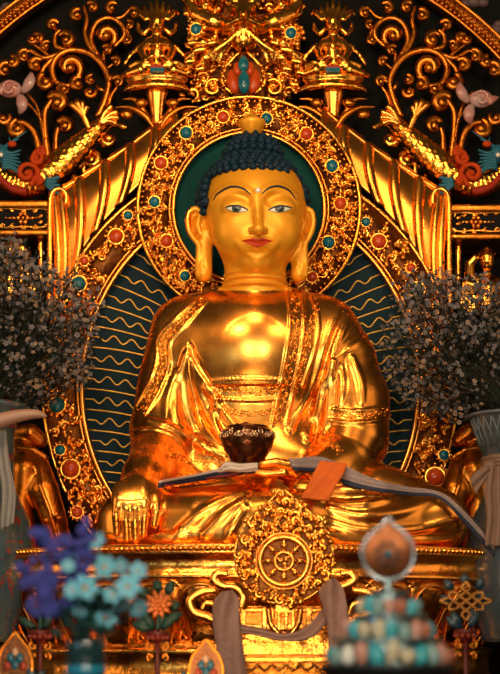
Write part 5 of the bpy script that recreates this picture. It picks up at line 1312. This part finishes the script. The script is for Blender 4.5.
for i, (a, b, e, nf) in enumerate(sp):
    path = spline([(86, 645), a, b, e], 40); root = thing('delphinium_spike', sl[i], 'flower', P(*path[-1], YF), 'violet flower spikes in the front vase')
    mb = MB(); mb.tube([P(x, y, YF) for x, y in path], 0.0018, 6); mb.build('stem', LEAFG, root)
    mb = MB()
    for k in range(nf * 3):
        q = int(17 + 22 * k / (nf * 3)); x, y = path[q]; p = P(x + rs.normal(0, 5.5), y + rs.normal(0, 4), YF + rs.normal(0, .015)); f = Vector((rs.normal(0, .7), -1, rs.normal(0, .6))).normalized(); R = np.array(f.to_track_quat('Z', 'Y').to_matrix()); rr = L(rs.uniform(4, 6.5), YF)
        for m in range(5):
            an = 2 * PI * m / 5; d = np.array([math.cos(an), math.sin(an), 0.25]); mb.ball(p + R @ (d * rr * 0.55), np.array([rr * 0.42] * 3) * np.array([1, 0.6, 1]), 7, 5)
    mb.build('florets', VIO, root)
mb = MB()
for k in range(26):
    x, y = rs.uniform(58, 118), rs.uniform(600, 640); leaf(mb, x, y, rs.uniform(14, 26), 2.2, rs.uniform(0.5, 2.6), YF + rs.uniform(0.0, 0.05), 2)
for k in range(12):
    x = rs.uniform(70, 104); strand(mb, [(x, 640), (x + rs.normal(0, 6), 622), (x + rs.normal(0, 14), 602)], 0.9, 0.7, YF + 0.02, 10, 5)
o = mb.build('foliage', LEAFG, None); tag(o, 'dark green leaves and stalks in the mouth of the front vase', 'foliage', kind='stuff')

# ================================================================== foreground: tiered offering with silver drop finial
YM = -4.0; uM = L(1, YM); mx0 = 388
c = P(mx0, 0, YM); c[2] = TAB
om = thing('tiered_offering', 'tiered silver offering with a drop shaped finial at the lower right', 'offering', c)
def zM(py): return P(0, py, YM)[2] - TAB
SILV = mat('blue_grey_silver', (0.30, 0.42, 0.45), 1.0, 0.3, 0.3, 60); 
mb = MB(); mb.lathe(c, [(0.001, 0), (60 * uM, 0), (66 * uM, zM(670)), (70 * uM, zM(666)), (69 * uM, zM(664)), (0.001, zM(664.5))], 64); mb.build('base_plate', mat('dark_tarnished_plate', (0.04, 0.05, 0.055), 0.8, 0.35), om)
for r, yt, yb in ((56, 638, 641), (39, 614.5, 617.5), (22, 591, 594)):
    mb = MB(); mb.lathe(c, [(0.001, zM(yb)), (r * uM, zM(yb)), ((r + 2) * uM, zM((yt + yb) / 2)), (r * uM, zM(yt)), (0.001, zM(yt))], 64); mb.build('tier_ring', SILV, om)
mb = MB()
for r, yt, yb in ((50, 641, 665), (34, 617, 639), (18, 593, 615)): mb.lathe(c, [(r * uM, zM(yb)), (r * uM, zM(yt))], 48, closed=False)
mb.build('drum', SILV, om)
fin = MB(); fin.lathe(c, [(7 * uM, zM(592)), (4 * uM, zM(588)), (3.5 * uM, zM(584)), (6 * uM, zM(581)), (0.001, zM(578))], 24); fn = fin.build('finial', SILV, om)
dp = []
half = [tuple(p) for p in spline([(0.0, 581), (14, 577.5), (24, 567), (27, 552.5), (23.5, 540), (14.5, 530), (5.5, 523), (0.0, 515)], 32)]
dp = [(mx0 + x, y) for x, y in half] + [(mx0 - x, y) for x, y in half[-2:0:-1]]
def drop(scale, Y0, Y1):
    m_ = MB(); m_.prism([tuple(P(mx0 + (x - mx0) * scale, 554 + (y - 554) * scale, YM)[[0, 2]]) for x, y in dp], YM + Y0, YM + Y1); return m_
mb = drop(0.97, -0.010, 0.012); strand(mb, [(x * 0.955 + mx0 * 0.045, y * 0.955 + 554 * 0.045) for x, y in dp + dp[:1]], 1.9, 1.9, YM - 0.010, 80, 8); mb.build('silver_drop_frame', mat('bright_silver', (0.40, 0.45, 0.47), 1.0, 0.25), fn)
mb = MB(); V = []; F = []; nr = 8; nd = len(dp)
for j in range(nr):
    s_ = 0.88 * (1 - j / (nr - 1)) + 0.001
    for x, y in dp: V.append(P(mx0 + (x - mx0) * s_, 554 + (y - 554) * s_, YM) + np.array([0, -0.012 - 0.006 * (1 - (s_ / 0.88) ** 2), 0]))
for j in range(nr - 1):
    for i in range(nd): F.append((j * nd + i, j * nd + (i + 1) % nd, (j + 1) * nd + (i + 1) % nd, (j + 1) * nd + i))
mb.add(V, F); mb.build('copper_face', mat('copper_face', (0.13, 0.042, 0.014), 0.9, 0.36, 0.2, 30), fn)
mb = MB(); mb.ball(P(mx0, 554, YM - 0.022), L(4.2, YM), 14, 9)
mb.build('turquoise_boss', TURQ, fn)
mb = MB()
for k in range(8):
    a = 2 * PI * k / 8 + PI / 8; mb.ball(P(mx0 + 10.5 * math.cos(a), 554 - 10.5 * math.sin(a), YM - 0.02), np.array([L(2.7, YM), L(1.6, YM), L(2.7, YM)]), 9, 6)
mb.build('dark_petal_inlay', mat('dark_inlay', (0.012, 0.02, 0.03), 0, 0.3), fn)
STN = [(mat('turquoise_stone', (0.02, 0.24, 0.30), 0, 0.35, 0.3, 60, 0.3, 60, (0.05, 0.34, 0.38)), 'turquoise'), (mat('sand_stone_lump', (0.42, 0.36, 0.24), 0, 0.5, 0.3, 60), 'sand coloured'), (mat('rose_stone', (0.42, 0.20, 0.15), 0, 0.45, 0.3, 60), 'rose'), (mat('grey_green_stone', (0.16, 0.26, 0.25), 0, 0.45, 0.3, 60), 'grey green'), (mat('white_shell', (0.52, 0.52, 0.46), 0, 0.4, 0.3, 60), 'whitish'), (mat('rust_stone', (0.32, 0.09, 0.04), 0, 0.45, 0.3, 60), 'rust red')]
stone_meshes = []
for k in range(5):
    b = MB(); b.ball((0, 0, 0), 1.0, 14, 9); V = b.V[0]; r_ = np.random.RandomState(k); ph = r_.uniform(0, 6, 9)
    V *= (1 + 0.13 * np.sin(2.3 * V[:, 0:1] + ph[0]) + 0.12 * np.sin(3.1 * V[:, 1:2] + ph[1]) + 0.10 * np.sin(2.7 * V[:, 2:3] + ph[2])); stone_meshes.append(V)
_b = MB(); _b.ball((0, 0, 0), 1.0, 14, 9); SF = _b.F
ordn = ['leftmost', 'second from left', 'third from left', 'fourth from left', 'fifth from left', 'sixth from left', 'seventh from left', 'eighth from left', 'ninth from left', 'tenth from left', 'eleventh from left']
for tier, (rad, ybase, n, hgt) in (('bottom', (61, 664, 11, 22)), ('middle', (45, 638, 9, 20)), ('top', (29, 614.5, 7, 20))):
    angs = [PI + 0.10 + (PI - 0.2) * (i + 0.5) / n for i in range(n)]
    for i, a in enumerate(angs):
        mi = [0, 3, 4, 2, 0, 1, 1, 0, 3, 2, 5][(i + {'bottom': 0, 'middle': 3, 'top': 6}[tier]) % 11]; m, cn = STN[mi]
        hh = hgt * rs.uniform(0.72, 1.12) * uM; ww = rad * uM * (PI / n) * rs.uniform(0.44, 0.54)
        p = c + np.array([rad * 0.93 * uM * math.cos(a), rad * 0.93 * uM * math.sin(a), zM(ybase) + hh / 2 - 0.002])
        V = stone_meshes[rs.randint(5)] * np.array([ww, ww * 0.8, hh / 2]); t = rs.normal(0, .15); V = V @ np.array([[math.cos(t), 0, -math.sin(t)], [0, 1, 0], [math.sin(t), 0, math.cos(t)]])
        o = new_mesh('offering_stone', V + p, SF, m); tag(o, '%s stone, %s on the %s tier of the offering' % (cn, ordn[i], tier), 'stone', 'stones on the tiered offering')
# ================================================================== camera, light
cam = bpy.data.objects.new('camera', bpy.data.cameras.new('camera')); COL.objects.link(cam)
cam.location = (0, -D, ZC); cam.rotation_euler = (PI / 2, 0, 0)
cam.data.sensor_fit = 'HORIZONTAL'; cam.data.sensor_width = 36.0
cam.data.lens = 36.0 * D / (500 * S)
cam.data.shift_y = (HZ - 337.0) / 500.0
cam.data.clip_start = 0.05
cam.data.dof.use_dof = True; cam.data.dof.focus_distance = D - 0.22; cam.data.dof.aperture_fstop = 2.8
SC.camera = cam
def area(name, loc, target, size, energy, col, sy=None):
    l = bpy.data.lights.new(name, 'AREA'); l.energy = energy; l.color = col; l.size = size
    if sy: l.shape = 'RECTANGLE'; l.size_y = sy
    o = bpy.data.objects.new(name, l); COL.objects.link(o); o.location = loc
    o.rotation_euler = (Vector(target) - Vector(loc)).to_track_quat('-Z', 'Y').to_euler(); return o
T = P(255, 380, -0.2)
WARM = (1.0, 0.60, 0.30); NEUT = (1.0, 0.84, 0.62); COOL = (0.55, 0.85, 1.0)
# four high temple windows behind the visitor, plus warm key and fill lights added unseen above
for x in (-1.15, 1.15):
    for z in (2.5, 3.3):
        area('window_light', (x + 0.15, -8.7, z), T, 0.46, 60, NEUT, 0.34)
area('overhead_key_fill', (-1.1, -3.3, 4.5), P(255, 330, -0.2), 0.55, 52, WARM)  # added key light, aimed so the front offerings stay dim
area('overhead_key_fill', (1.5, -3.0, 4.3), P(270, 400, -0.2), 0.5, 26, WARM)  # added warm fill from the right, no lamp seen there
area('crown_fill_light', (0.0, -2.4, 5.1), P(245, 60, 0.6), 0.6, 24, WARM)  # unseen fill added to brighten the guardian carving, no lamp hangs there
area('gold_side_fill', (-4.2, -2.2, 3.0), P(230, 420, -0.2), 2.0, 32, WARM, 3.0)  # added pair of side fills, something warm for the gold to reflect
area('gold_side_fill', (4.2, -2.2, 3.0), P(280, 420, -0.2), 2.0, 20, WARM, 3.0)
area('cool_front_light', (-2.6, -6.2, 2.0), P(90, 600, -4.0), 1.0, 9, COOL, 1.4)  # cool light added from the left for the front flowers, no door there
area('low_front_fill', (-0.2, -3.05, 0.93), P(240, 520, -0.3), 0.9, 14, WARM, 0.12)  # unseen warm strip added below to brighten lap and pedestal
w = bpy.data.worlds.new('dim_hall'); SC.world = w; w.use_nodes = True
bg = w.node_tree.nodes['Background']; bg.inputs['Color'].default_value = (0.040, 0.031, 0.022, 1); bg.inputs['Strength'].default_value = 1.0
SC.view_settings.view_transform = 'Standard'; SC.view_settings.look = 'None'
SC.view_settings.gamma = 1.0; SC.view_settings.use_curve_mapping = False; SC.view_settings.exposure = 0.22
